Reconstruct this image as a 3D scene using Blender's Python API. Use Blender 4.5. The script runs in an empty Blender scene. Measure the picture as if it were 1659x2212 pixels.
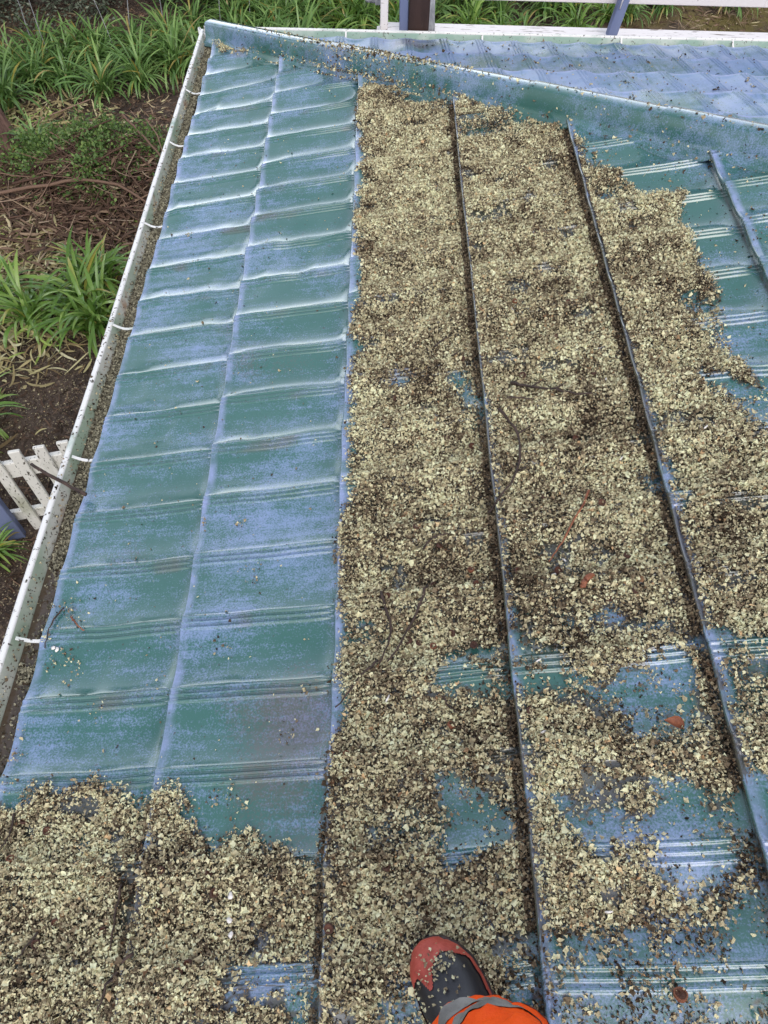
import bpy, math, random
import numpy as np
from mathutils import Vector, Matrix
rng = np.random.default_rng(7)
random.seed(7)
SC = bpy.context.scene
COL = SC.collection

# ------------------------------------------------------------------ camera
cam_d = bpy.data.cameras.new("camera")
cam_d.sensor_fit = 'VERTICAL'; cam_d.sensor_height = 24.0
cam_d.lens = 24.0 * 1530.5 / 2212.0
cam_d.clip_start = 0.02; cam_d.clip_end = 500
cam = bpy.data.objects.new("camera", cam_d); COL.objects.link(cam)
R_ = [[0.99978314, 0.00103588, 0.02079887], [-0.01237979, 0.8326813, 0.55361412], [0.01674536, 0.55375155, -0.83251355]]
M_ = Matrix.Identity(4)
for i_ in range(3):
    M_[i_][0] = R_[0][i_]; M_[i_][1] = R_[1][i_]; M_[i_][2] = -R_[2][i_]
M_[0][3], M_[1][3], M_[2][3] = 0.82169, 0.0, 1.66736
cam.matrix_world = M_
SC.camera = cam

# ------------------------------------------------------------------ light: bright overcast
SUN_EL, SUN_AZ = math.radians(42), math.radians(165)
w = bpy.data.worlds.new("World"); SC.world = w; w.use_nodes = True
nt = w.node_tree; nt.nodes.clear()
sky = nt.nodes.new('ShaderNodeTexSky'); sky.sky_type = 'NISHITA'; sky.sun_disc = False
sky.sun_elevation = SUN_EL; sky.sun_rotation = SUN_AZ; sky.dust_density = 2.0; sky.air_density = 1.0
bw = nt.nodes.new('ShaderNodeRGBToBW'); mx = nt.nodes.new('ShaderNodeMix'); mx.data_type = 'RGBA'
mx.inputs[0].default_value = 0.72
bg = nt.nodes.new('ShaderNodeBackground'); bg.inputs[1].default_value = 0.15
wo = nt.nodes.new('ShaderNodeOutputWorld')
nt.links.new(sky.outputs[0], bw.inputs[0]); nt.links.new(sky.outputs[0], mx.inputs[6]); nt.links.new(bw.outputs[0], mx.inputs[7])
# extra sky brightness low over the far garden, added for highlights on the pans
tc = nt.nodes.new('ShaderNodeTexCoord'); dp = nt.nodes.new('ShaderNodeVectorMath'); dp.operation = 'DOT_PRODUCT'
dp.inputs[1].default_value = (-.30, .82, .49); nt.links.new(tc.outputs['Generated'], dp.inputs[0])
rp = nt.nodes.new('ShaderNodeMapRange'); rp.interpolation_type = 'SMOOTHSTEP'; rp.inputs[1].default_value = .40; rp.inputs[2].default_value = .98
rp.inputs[3].default_value = 0.12; rp.inputs[4].default_value = 0.36; nt.links.new(dp.outputs['Value'], rp.inputs[0]); nt.links.new(rp.outputs[0], bg.inputs[1])
nt.links.new(mx.outputs[2], bg.inputs[0]); nt.links.new(bg.outputs[0], wo.inputs[0])
sd = bpy.data.lights.new("sun", 'SUN'); sd.energy = 0.45; sd.angle = math.radians(55); sd.color = (1, .97, .93)
sun = bpy.data.objects.new("sun", sd); COL.objects.link(sun)
sdir = Vector((math.sin(SUN_AZ) * math.cos(SUN_EL), math.cos(SUN_AZ) * math.cos(SUN_EL), math.sin(SUN_EL)))
sun.rotation_euler = sdir.to_track_quat('Z', 'Y').to_euler()
SC.view_settings.view_transform = 'Standard'; SC.view_settings.look = 'None'
SC.view_settings.exposure = 1.0; SC.view_settings.gamma = 1.0

# ------------------------------------------------------------------ tables (roof coordinates: metres up the slope, metres along the eave)
ADD= [(1.0, [(0.817, 3.148), (0.769, 3.073), (0.756, 2.98), (0.806, 2.596), (0.8, 2.387), (0.778, 2.252), (0.795, 2.066), (0.792, 1.969), (0.81, 1.828), (0.785, 1.662), (0.801, 1.56), (0.783, 1.468), (0.792, 1.377), (0.787, 1.292), (0.8, 1.209), (0.804, 1.13), (0.8, 1.042), (0.778, 0.973), (0.75, 0.93), (0.777, 0.828), (0.786, 0.742), (0.799, 0.672), (0.785, 0.595), (0.782, 0.532), (0.794, 0.472), (0.772, 0.415), (0.749, 0.369), (0.747, 0.297), (0.743, 0.246), (0.745, 0.164), (0.749, 0.088), (0.753, 0.016), (0.771, -0.112), (1.578, -0.097), (1.937, 0.952), (1.809, 1.147), (1.806, 1.207), (1.789, 1.304), (1.775, 1.356), (1.775, 1.425), (1.778, 1.533), (1.794, 1.646), (1.766, 1.796), (1.783, 1.927), (1.816, 2.04), (1.764, 2.027), (1.707, 2.015), (1.65, 2.078), (1.611, 2.271), (1.534, 2.469), (1.506, 2.617), (1.494, 2.652), (1.353, 2.742), (1.257, 2.821), (1.155, 2.887), (1.008, 3.067), (0.875, 3.158)]), (1.0, [(-0.103, 0.324), (0.016, 0.315), (0.053, 0.316), (0.092, 0.332), (0.094, 0.361), (0.115, 0.355), (0.131, 0.328), (0.158, 0.325), (0.171, 0.339), (0.194, 0.353), (0.235, 0.359), (0.254, 0.322), (0.279, 0.329), (0.294, 0.331), (0.324, 0.316), (0.339, 0.292), (0.354, 0.278), (0.352, 0.331), (0.442, 0.326), (0.464, 0.283), (0.496, 0.239), (0.518, 0.217), (0.553, 0.238), (0.576, 0.25), (0.61, 0.241), (0.631, 0.215), (0.649, 0.231), (0.682, 0.222), (0.707, 0.189), (0.74, 0.169), (0.743, 0.041), (0.752, -0.124), (0.025, -0.136)]), (0.9, [(0.009, 3.903), (0.092, 3.91), (0.193, 3.857), (0.309, 3.731), (0.312, 3.629), (0.282, 3.656), (0.249, 3.761), (0.207, 3.727), (0.115, 3.819), (0.05, 3.865)])]
MUL= [(0.08, [(1.119, 0.669), (1.232, 0.658), (1.295, 0.667), (1.4, 0.668), (1.466, 0.645), (1.509, 0.634), (1.503, 0.609), (1.436, 0.613), (1.39, 0.64), (1.292, 0.646), (1.15, 0.65)]), (0.16, [(1.25, 0.509), (1.352, 0.528), (1.426, 0.563), (1.469, 0.575), (1.503, 0.549), (1.49, 0.455), (1.486, 0.402), (1.414, 0.396), (1.336, 0.435), (1.262, 0.47), (1.164, 0.47), (1.119, 0.519), (1.169, 0.523)]), (0.03, [(1.51, 0.598), (1.544, 0.591), (1.661, 0.563), (1.653, 0.535), (1.535, 0.552), (1.505, 0.558)]), (0.55, [(1.526, 0.552), (1.653, 0.535), (1.613, 0.394), (1.521, 0.409), (1.517, 0.477)]), (0.35, [(0.977, 0.593), (1.118, 0.617), (1.106, 0.485), (0.974, 0.501)]), (0.55, [(1.118, 0.617), (1.271, 0.592), (1.259, 0.513), (1.118, 0.514)]), (0.08, [(0.986, 0.327), (1.067, 0.328), (1.071, 0.278), (1.117, 0.26), (1.115, 0.189), (1.056, 0.183), (0.984, 0.176), (0.988, 0.263)]), (0.55, [(0.877, 0.283), (0.985, 0.293), (0.981, 0.215), (0.877, 0.213)]), (0.1, [(1.136, 0.276), (1.247, 0.274), (1.349, 0.275), (1.368, 0.336), (1.5, 0.339), (1.504, 0.291), (1.505, 0.178), (1.49, 0.122), (1.456, 0.102), (1.376, 0.124), (1.333, 0.152), (1.323, 0.181), (1.348, 0.21), (1.257, 0.212), (1.161, 0.253)]), (0.5, [(1.158, 0.265), (1.244, 0.258), (1.238, 0.216), (1.156, 0.241)]), (0.35, [(1.137, 0.09), (1.237, 0.084), (1.35, 0.086), (1.445, 0.089), (1.508, 0.082), (1.494, 0.031), (1.491, 0.019), (1.137, 0.029)]), (0.22, [(1.137, 0.029), (1.517, 0.037), (1.474, -0.109), (1.121, -0.116)]), (0.1, [(1.458, 0.082), (1.496, 0.089), (1.494, 0.006), (1.352, 0.012), (1.355, 0.025), (1.443, 0.025)]), (0.15, [(1.52, 0.322), (1.626, 0.31), (1.584, 0.172), (1.514, 0.17), (1.507, 0.244)]), (0.45, [(1.513, 0.178), (1.584, 0.172), (1.507, -0.108), (1.494, 0.006)]), (0.2, [(1.051, 0.067), (1.128, 0.087), (1.113, -0.116), (1.033, -0.117)]), (0.35, [(0.869, 0.023), (0.929, 0.013), (0.96, -0.118), (0.855, -0.119)]), (0.12, [(0.572, 0.02), (0.597, 0.031), (0.639, 0.045), (0.7, 0.041), (0.714, 0.02), (0.748, 0.02), (0.748, -0.124), (0.7, -0.124), (0.697, -0.035), (0.659, -0.021), (0.621, -0.025), (0.6, 0.006)]), (0.0, [(0.185, 0.264), (0.211, 0.266), (0.219, 0.241), (0.194, 0.239)]), (0.0, [(0.102, 0.193), (0.128, 0.19), (0.133, 0.175), (0.106, 0.178)]), (0.15, [(0.348, 0.247), (0.395, 0.232), (0.396, 0.199), (0.357, 0.204)]), (0.35, [(1.478, 2.657), (1.676, 2.396), (1.808, 2.142), (1.824, 2.087), (1.691, 2.081), (1.6, 2.166), (1.572, 2.309), (1.526, 2.412), (1.534, 2.53)]), (0.55, [(1.172, 2.743), (1.428, 2.655), (1.484, 2.513), (1.345, 2.488), (1.164, 2.598)]), (0.45, [(0.874, 3.178), (1.179, 2.862), (1.175, 2.793), (0.874, 3.024)]), (0.15, [(1.551, 2.081), (1.659, 2.057), (1.655, 2.033), (1.544, 2.039)]), (0.3, [(1.676, 1.587), (1.771, 1.551), (1.809, 1.471), (1.839, 1.329), (1.771, 1.322), (1.733, 1.395), (1.712, 1.478)]), (0.25, [(1.699, 1.3), (1.837, 1.172), (1.798, 1.034), (1.731, 1.049), (1.722, 1.172), (1.695, 1.237)]), (0.4, [(0.876, 1.453), (0.955, 1.451), (0.954, 1.389), (0.876, 1.391)]), (0.35, [(1.09, 1.423), (1.146, 1.398), (1.122, 1.233), (1.076, 1.183)]), (0.45, [(1.505, 1.013), (1.572, 0.979), (1.582, 0.87), (1.535, 0.86), (1.504, 0.952)]), (0.4, [(0.809, 0.669), (0.846, 0.678), (0.867, 0.632), (0.836, 0.623)])]
NUTS= [(1.077, 0.792), (0.991, 0.755), (0.89, 0.73), (1.087, 0.751), (0.958, 0.908), (0.93, 0.628), (0.952, 0.621), (0.984, 0.61), (1.026, 0.638), (1.07, 0.609), (1.145, 0.648), (1.363, 0.676), (1.421, 0.782), (1.42, 0.689), (1.388, 0.909), (1.269, 0.756), (1.182, 0.76), (1.145, 0.522), (1.013, 0.437), (1.174, 0.447), (1.008, 0.858), (1.263, 0.959), (1.264, 1.62), (1.094, 1.603), (0.905, 1.343), (1.04, 1.187), (1.102, 1.161), (1.36, 1.121), (1.276, 1.109), (1.256, 1.348), (1.232, 1.32), (1.36, 1.473), (1.101, 1.449), (1.436, 1.331), (1.388, 0.912), (1.263, 0.956), (1.409, 1.6), (0.077, 0.215), (0.206, 0.1), (0.08, 0.29), (0.136, 0.27), (0.437, 0.183), (0.531, 0.178), (0.512, 0.029), (0.498, 0.017), (0.434, 0.123), (0.542, 0.144), (0.779, 0.082), (0.804, 0.382), (0.178, 0.063), (0.314, 0.086), (1.356, -0.015), (0.885, 0.176)]
TWIGS= [[(1.223, 1.319), (1.274, 1.295), (1.341, 1.258), (1.418, 1.236)], [(1.211, 1.256), (1.246, 1.247), (1.272, 1.245)], [(1.184, 1.222), (1.208, 1.196), (1.224, 1.152), (1.23, 1.099), (1.219, 1.036), (1.188, 0.984), (1.154, 0.94), (1.13, 0.923)], [(1.367, 0.958), (1.349, 0.908), (1.301, 0.843), (1.273, 0.809), (1.252, 0.781)], [(0.978, 0.75), (0.96, 0.693), (0.923, 0.64), (0.887, 0.577)], [(0.874, 0.74), (0.892, 0.675), (0.896, 0.641), (0.867, 0.568)], [(1.339, 0.729), (1.324, 0.715), (1.309, 0.697)], [(0.97, 0.849), (0.998, 0.877), (1.042, 0.881)], [(0.403, 0.046), (0.355, 0.006), (0.335, -0.044)], [(0.34, 0.162), (0.337, 0.113), (0.34, 0.051)], [(0.179, 0.083), (0.159, 0.052), (0.145, 0.029)], [(0.06, 0.304), (0.055, 0.258), (0.044, 0.227)], [(0.033, 0.802), (0.019, 0.764), (0.018, 0.689)], [(0.06, 0.774), (0.088, 0.747), (0.115, 0.728)], [(0.867, 0.578), (0.827, 0.534), (0.779, 0.478)], [(1.0, 0.495), (1.016, 0.47), (1.029, 0.46)], [(1.023, 1.525), (1.058, 1.548), (1.078, 1.555)], [(1.073, 1.471), (1.098, 1.495)]]
CHIPS= [(0.887, 0.495), (1.287, 0.784), (1.204, 0.543), (1.196, 0.403), (1.146, 0.507), (1.259, 0.741), (1.253, 1.594), (1.636, 1.077), (1.648, 1.073), (1.454, 1.039), (1.463, 1.303), (0.579, 0.075), (0.573, 0.099), (0.575, 0.139), (1.266, 0.1), (0.037, 0.69), (0.048, 0.686)]
DEADLEAF= [(1.436, 0.41)]
CLUMPS= [(0.004, 0.804), (0.049, 0.801), (0.009, 0.765), (0.079, 0.76), (0.014, 0.714), (0.053, 0.651), (0.071, 0.674), (0.028, 0.652), (0.101, 0.648), (0.049, 0.801), (0.016, 0.429), (0.005, 0.419), (0.094, 0.608), (0.193, 0.527), (0.535, 0.842), (0.49, 0.996), (0.49, 0.647), (0.7, 0.536), (0.726, 0.535), (0.658, 0.437), (0.393, 1.001), (0.014, 0.489), (0.532, 0.33), (0.549, 0.312), (0.525, 0.308), (0.557, 0.325), (0.575, 0.298), (0.123, 0.374), (0.013, 0.373), (0.029, 0.358), (0.127, 2.333), (0.107, 2.344)]

# ------------------------------------------------------------------ helpers
def tag(o, label=None, cat=None, group=None, kind=None):
    if label: o['label'] = label
    if cat: o['category'] = cat
    if group: o['group'] = group
    if kind: o['kind'] = kind
    return o

def empty(name, loc=(0, 0, 0)):
    o = bpy.data.objects.new(name, None); COL.objects.link(o); o.location = loc; return o

def mesh_obj(name, V, F, mat=None, parent=None, smooth=True, attrs=None):
    """V (n,3); F = (m,3) or (m,4) int array, or a list of such arrays / lists of tuples"""
    me = bpy.data.meshes.new(name)
    V = np.asarray(V, dtype=np.float32)
    Fs = F if isinstance(F, list) else [F]
    Fs = [np.asarray(f, dtype=np.int32) for f in Fs if len(f)]
    loops = np.concatenate([f.ravel() for f in Fs])
    tot = np.concatenate([np.full(len(f), f.shape[1], np.int32) for f in Fs])
    st = np.concatenate([[0], np.cumsum(tot)[:-1]]).astype(np.int32)
    me.vertices.add(len(V)); me.vertices.foreach_set('co', V.ravel())
    me.loops.add(len(loops)); me.loops.foreach_set('vertex_index', loops)
    me.polygons.add(len(tot)); me.polygons.foreach_set('loop_start', st); me.polygons.foreach_set('loop_total', tot)
    me.polygons.foreach_set('use_smooth', np.full(len(tot), smooth))
    if attrs:
        for k, a in attrs.items():
            at = me.attributes.new(k, 'FLOAT', 'POINT'); at.data.foreach_set('value', np.asarray(a, dtype=np.float32))
    me.update(calc_edges=True); me.validate()
    if mat: me.materials.append(mat)
    o = bpy.data.objects.new(name, me); COL.objects.link(o)
    if parent: o.parent = parent
    return o

class MB:
    def __init__(s): s.V = []; s.Q = []; s.T = []; s.n = 0
    def add(s, V, Q=None, T=None):
        V = np.asarray(V, float).reshape(-1, 3)
        if Q is not None and len(Q): s.Q.append(np.asarray(Q) + s.n)
        if T is not None and len(T): s.T.append(np.asarray(T) + s.n)
        s.V.append(V); s.n += len(V)
    def grid(s, P, close_u=False, close_v=False):
        P = np.asarray(P, float); a, b = P.shape[:2]
        I = np.arange(a * b).reshape(a, b)
        if close_u: I = np.vstack([I, I[:1]])
        if close_v: I = np.hstack([I, I[:, :1]])
        Q = np.stack([I[:-1, :-1], I[1:, :-1], I[1:, 1:], I[:-1, 1:]], -1).reshape(-1, 4)
        s.add(P.reshape(-1, 3), Q)
    def box(s, c, size, rot=None, bev=0.0):
        c = np.array(c, float); h = np.array(size, float) / 2
        b = min(bev, h.min() * .9) if bev else 0
        if b:
            # chamfered box: 24 vertices
            V = []; idx = {}
            for sx in (-1, 1):
                for sy in (-1, 1):
                    for sz in (-1, 1):
                        sg = np.array((sx, sy, sz))
                        for ax in range(3):
                            v = sg * (h - b); v[ax] = sg[ax] * h[ax]; idx[(sx, sy, sz, ax)] = len(V); V.append(v)
            Q = []; T = []
            for ax in range(3):
                o1, o2 = [k for k in range(3) if k != ax]
                for sg in (-1, 1):
                    q = []
                    for a, b2 in ((-1, -1), (1, -1), (1, 1), (-1, 1)):
                        k = [0, 0, 0]; k[ax] = sg; k[o1] = a; k[o2] = b2; q.append(idx[(k[0], k[1], k[2], ax)])
                    Q.append(q)
            for ax in range(3):
                o1, o2 = [k for k in range(3) if k != ax]
                for a in (-1, 1):
                    for b2 in (-1, 1):
                        q = []
                        for e, axx in ((-1, o1), (1, o1), (1, o2), (-1, o2)):
                            k = [0, 0, 0]; k[ax] = e; k[o1] = a; k[o2] = b2; q.append(idx[(k[0], k[1], k[2], axx)])
                        Q.append(q)
            for sx in (-1, 1):
                for sy in (-1, 1):
                    for sz in (-1, 1): T.append([idx[(sx, sy, sz, a)] for a in range(3)])
            V = np.array(V)
        else:
            V = np.array([[x, y, z] for x in (-1, 1) for y in (-1, 1) for z in (-1, 1)], float) * h
            Q = [[0, 1, 3, 2], [4, 6, 7, 5], [0, 4, 5, 1], [2, 3, 7, 6], [0, 2, 6, 4], [1, 5, 7, 3]]; T = None
        if rot is not None: V = V @ np.array(rot).T
        s.add(V + c, Q, T)
    def tube(s, pts, rad, n=6, cap=True):
        pts = np.asarray(pts, float); rad = np.broadcast_to(rad, (len(pts),))
        d = np.gradient(pts, axis=0); d /= np.linalg.norm(d, axis=1)[:, None] + 1e-9
        up = np.array([0.13, .21, .97]); a = np.cross(d, up); a /= np.linalg.norm(a, axis=1)[:, None] + 1e-9; b = np.cross(d, a)
        th = np.arange(n) * 2 * np.pi / n
        P = pts[:, None] + rad[:, None, None] * (np.cos(th)[None, :, None] * a[:, None] + np.sin(th)[None, :, None] * b[:, None])
        if cap: P = np.concatenate([np.repeat(pts[:1, None], n, 1), P, np.repeat(pts[-1:, None], n, 1)])
        s.grid(P, close_v=True)
    def build(s, name, mat=None, parent=None, smooth=True, attrs=None):
        V = np.concatenate(s.V); F = []
        if s.Q: F.append(np.concatenate(s.Q))
        if s.T: F.append(np.concatenate(s.T))
        return mesh_obj(name, V, F, mat, parent, smooth, attrs)

def rotz(a): c, s = math.cos(a), math.sin(a); return np.array([[c, -s, 0], [s, c, 0], [0, 0, 1]])
def rotx(a): c, s = math.cos(a), math.sin(a); return np.array([[1, 0, 0], [0, c, -s], [0, s, c]])
def roty(a): c, s = math.cos(a), math.sin(a); return np.array([[c, 0, s], [0, 1, 0], [-s, 0, c]])

def vnoise(x, y, seed=0):
    x = np.asarray(x, float); y = np.asarray(y, float)
    xi = np.floor(x).astype(np.int64); yi = np.floor(y).astype(np.int64); fx = x - xi; fy = y - yi
    fx = fx * fx * (3 - 2 * fx); fy = fy * fy * (3 - 2 * fy)
    def h(a, b):
        n = (a * 374761393 + b * 668265263 + seed * 974711) & 0xFFFFFFFF
        n = ((n ^ (n >> 13)) * 1274126177) & 0xFFFFFFFF
        n = ((n ^ (n >> 16)) * 2246822519) & 0xFFFFFFFF
        return ((n ^ (n >> 15)) & 0xFFFF) / 65535.0
    return (h(xi, yi) * (1 - fx) + h(xi + 1, yi) * fx) * (1 - fy) + (h(xi, yi + 1) * (1 - fx) + h(xi + 1, yi + 1) * fx) * fy
def fbm(x, y, seed=0, o=3):
    r = 0; a = .5; t = 0
    for k in range(o):
        r = r + a * vnoise(np.asarray(x) * 2 ** k, np.asarray(y) * 2 ** k, seed + k * 31); t += a; a *= .55
    return r / t
def sstep(a, b, x): t = np.clip((x - a) / (b - a), 0, 1); return t * t * (3 - 2 * t)

def in_poly(px, py, poly):
    ins = np.zeros(px.shape, bool); n = len(poly)
    for i in range(n):
        x1, y1 = poly[i]; x2, y2 = poly[(i + 1) % n]
        if y1 == y2: continue
        c = ((y1 > py) != (y2 > py)) & (px < (x2 - x1) * (py - y1) / (y2 - y1) + x1)
        ins ^= c
    return ins

# ------------------------------------------------------------------ material helpers
class NT:
    def __init__(s, name):
        s.m = bpy.data.materials.new(name); s.m.use_nodes = True; s.t = s.m.node_tree
        s.b = s.t.nodes['Principled BSDF']; s.co = s.t.nodes.new('ShaderNodeTexCoord')
    def n(s, ty, **k):
        x = s.t.nodes.new(ty)
        for a, v in k.items(): setattr(x, a, v)
        return x
    def l(s, a, b): s.t.links.new(a, b)
    def val(s, sock, v):
        if hasattr(v, 'links') or hasattr(v, 'is_linked'): s.l(v, sock)
        else: sock.default_value = v
    def vec(s, scale=(1, 1, 1), rot=(0, 0, 0), loc=(0, 0, 0), src=None):
        m = s.n('ShaderNodeMapping'); s.l(src or s.co.outputs['Object'], m.inputs[0])
        m.inputs[3].default_value = scale; m.inputs[2].default_value = rot; m.inputs[1].default_value = loc
        return m.outputs[0]
    def noise(s, scale=5, detail=4, rough=.6, vec=None, dist=0):
        x = s.n('ShaderNodeTexNoise'); x.inputs['Scale'].default_value = scale; x.inputs['Detail'].default_value = detail
        x.inputs['Roughness'].default_value = rough; x.inputs['Distortion'].default_value = dist
        s.l(vec or s.co.outputs['Object'], x.inputs['Vector']); return x.outputs[0]
    def ramp(s, fac, stops, interp='LINEAR'):
        x = s.n('ShaderNodeValToRGB'); x.color_ramp.interpolation = interp; e = x.color_ramp.elements
        while len(e) < len(stops): e.new(.5)
        for i, (p, c) in enumerate(stops):
            e[i].position = p; e[i].color = (c, c, c, 1) if not hasattr(c, '__len__') else (*c, 1)
        s.l(fac, x.inputs[0]); return x.outputs[0]
    def math(s, op, a, b=0.0, c=None):
        x = s.n('ShaderNodeMath', operation=op); s.val(x.inputs[0], a); s.val(x.inputs[1], b)
        if c is not None: s.val(x.inputs[2], c)
        return x.outputs[0]
    def mix(s, f, a, b, mode='MIX'):
        x = s.n('ShaderNodeMix', data_type='RGBA', blend_type=mode)
        s.val(x.inputs[0], f)
        for sk, v in ((x.inputs[6], a), (x.inputs[7], b)):
            if hasattr(v, 'is_linked'): s.l(v, sk)
            else: sk.default_value = (*v, 1)
        return x.outputs[2]
    def attr(s, name):
        x = s.n('ShaderNodeAttribute', attribute_name=name); return x.outputs['Fac']
    def bump(s, h, strength=.3, dist=.002):
        x = s.n('ShaderNodeBump'); x.inputs['Strength'].default_value = strength; x.inputs['Distance'].default_value = dist
        s.l(h, x.inputs['Height']); s.l(x.outputs[0], s.b.inputs['Normal']); return x
    def out(s, col=None, rough=None, spec=None):
        if col is not None:
            if hasattr(col, 'is_linked'): s.l(col, s.b.inputs['Base Color'])
            else: s.b.inputs['Base Color'].default_value = (*col, 1)
        if rough is not None: s.val(s.b.inputs['Roughness'], rough)
        if spec is not None: s.b.inputs['Specular IOR Level'].default_value = spec
        return s.m

def m_roof(name, bias=0.0, axis='x', wet=0.0, coat=.85):
    """old painted metal: green under-coat showing through chalky lavender-blue top coat, brushed along the fall"""
    t = NT(name)
    st = (2.2, 30, 8) if axis == 'x' else (30, 2.2, 8)
    if axis == 'd': st = (9, 9, 9)
    strk = t.noise(1.6, 5, .65, t.vec(st))
    big = t.noise(2.6, 4, .6, t.vec((1, 1.3, 1)))
    fine = t.noise(230, 2, .7); mid = t.noise(38, 3, .6)
    f = t.math('ADD', t.math('MULTIPLY', strk, .42), t.math('MULTIPLY', big, .75))
    f = t.math('ADD', f, t.math('MULTIPLY', fine, .62)); f = t.math('ADD', f, t.math('MULTIPLY', mid, .22))
    f = t.math('ADD', f, bias - .53)
    mask = t.ramp(f, [(.40, 0), (.62, 1)])
    green = t.mix(t.noise(7, 3), (.026, .118, .102), (.055, .165, .150))
    lav = t.mix(t.noise(5, 3), (.18, .30, .49), (.28, .34, .62))
    col = t.mix(t.math('MULTIPLY', mask, .86), green, lav)
    rm = t.ramp(t.math('ADD', t.noise(1.7, 3, .5, t.vec((1, 1, 1), loc=(3, 1, 7))), t.math('MULTIPLY', t.noise(160, 2), .25)), [(.76, 0), (.88, 1)])
    col = t.mix(t.math('MULTIPLY', rm, .45), col, (.16, .075, .085))
    col = t.mix(t.math('MULTIPLY', t.attr('rib'), t.ramp(t.noise(4.5, 3, .6, t.vec((1, 1, 1), loc=(1, 6, 3))), [(.54, 0), (.68, .32 if bias < .05 else 0.0)])), col, (.17, .075, .078))
    col = t.mix(t.math('MULTIPLY', t.attr('nose'), t.ramp(t.noise(22, 3, .6), [(.34, .15), (.60, .85)])), col, (.30, .36, .64))
    silt = t.ramp(t.math('ADD', t.math('MULTIPLY', t.attr('silt'), .62), t.math('MULTIPLY', t.noise(42, 5, .7), .55)), [(.50, 0), (.80, .8)])
    col = t.mix(silt, col, (.075, .062, .045))
    gr = t.math('MULTIPLY', t.attr('grime_shade'), t.ramp(t.noise(30, 4, .65), [(.30, .35), (.6, 1)]))
    col = t.mix(gr, col, (.035, .028, .020))
    sp = t.ramp(t.noise(95, 2, .5), [(.70, 0), (.73, 1)])
    col = t.mix(t.math('MULTIPLY', sp, .7), col, (.05, .05, .045))
    wetn = t.ramp(t.noise(3.2, 4, .6, t.vec((1, 1, 1), loc=(9, 4, 2))), [(.42, .07), (.70, .30 - wet)])
    r = t.math('ADD', t.math('ADD', wetn, -wet), t.math('MULTIPLY', mask, .10))
    t.bump(t.math('ADD', t.math('MULTIPLY', t.noise(150, 3, .6), .5), t.math('MULTIPLY', mask, .5)), .16, .0010)
    t.b.inputs['Coat Weight'].default_value = coat; t.b.inputs['Coat IOR'].default_value = 1.5
    t.l(t.ramp(t.noise(2.4, 4, .6, t.vec((1, 1, 1), loc=(2, 8, 2))), [(.38, .05 - wet), (.64, .30 - wet)]), t.b.inputs['Coat Roughness'])
    return t.out(col, r, .7 + 2.4 * wet)

def m_simple(name, c1, c2, scale=8, rough=.6, bump=0, bs=60, spec=.5, vecs=(1, 1, 1), lo=.35, hi=.65, detail=5):
    t = NT(name); f = t.noise(scale, detail, .6, t.vec(vecs))
    c = t.mix(t.ramp(f, [(lo, 0), (hi, 1)]), c1, c2)
    if bump: t.bump(t.noise(bs, 4, .6, t.vec(vecs)), bump, .004)
    return t.out(c, rough, spec)

def m_tone(name, stops, rough=.75, tint=None, spec=.15, nscale=0):
    t = NT(name); c = t.ramp(t.attr('tone'), stops)
    if tint: c = t.mix(t.ramp(t.attr('tint'), tint[0]), c, tint[1], 'MULTIPLY')
    if nscale: c = t.mix(t.math('MULTIPLY', t.noise(nscale, 3), .8), c, tuple(.5 for _ in range(3)), 'MULTIPLY')
    return t.out(c, rough, spec)

M = {}
M['roof'] = m_roof('painted_metal', -.045)
M['roofB'] = m_roof('painted_metal_lavender', .10, 'y', -.16, .12)
M['hip'] = m_roof('painted_metal_hip', -.03, 'd')
def m_white(name, stain, flecks=.62, rust=.66, base=(.62, .63, .60), green=(.27, .40, .33), dirt=(.07, .06, .045), gsc=5, vecs=(1, 1, 1)):
    t = NT(name)
    c = t.mix(t.ramp(t.noise(gsc, 4, .6, t.vec(vecs)), [(stain, 0), (stain + .22, 1)]), base, green)
    c = t.mix(t.math('MULTIPLY', t.ramp(t.noise(4, 4, .6, t.vec(vecs, loc=(5, 5, 5))), [(rust, 0), (rust + .06, 1)]), .7), c, (.35, .17, .08))
    c = t.mix(t.ramp(t.noise(75, 3, .6, t.vec(vecs)), [(flecks, 0), (flecks + .05, 1)]), c, dirt)
    t.bump(t.noise(60, 3), .15, .002)
    return t.out(c, .45, .5)
M['gutter'] = m_white('gutter_enamel', .36, .61, .58, base=(.55, .55, .50), green=(.30, .38, .29))
M['gutterB'] = m_white('gutter_enamel_green', .34, .62, .72, base=(.60, .66, .61), green=(.30, .44, .37))
M['lip'] = m_white('gutter_lip_enamel', .56, .61, .64, base=(.82, .81, .80))
M['plank'] = m_white('weathered_white_timber', .75, .60, .9, base=(.78, .73, .73), dirt=(.16, .12, .10), vecs=(.12, 1, 1))
M['rail'] = m_white('painted_white_timber', .8, .70, .9, base=(.74, .68, .67))
M['picket'] = m_white('mossy_white_timber', .56, .60, .8, base=(.74, .72, .67), green=(.26, .27, .16), vecs=(1, 1, .4))
M['bluewood'] = m_simple('slate_blue_timber', (.12, .15, .28), (.17, .20, .33), 6, .6, .2, spec=.4, vecs=(1, 1, .3))
M['brownwood'] = m_simple('dark_brown_timber', (.025, .012, .010), (.055, .028, .022), 10, .5, .3, vecs=(1, 1, .3))
M['greywood'] = m_simple('weathered_grey_timber', (.18, .18, .20), (.42, .42, .44), 30, .9, .8, 50, vecs=(1, 1, .5))
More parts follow.
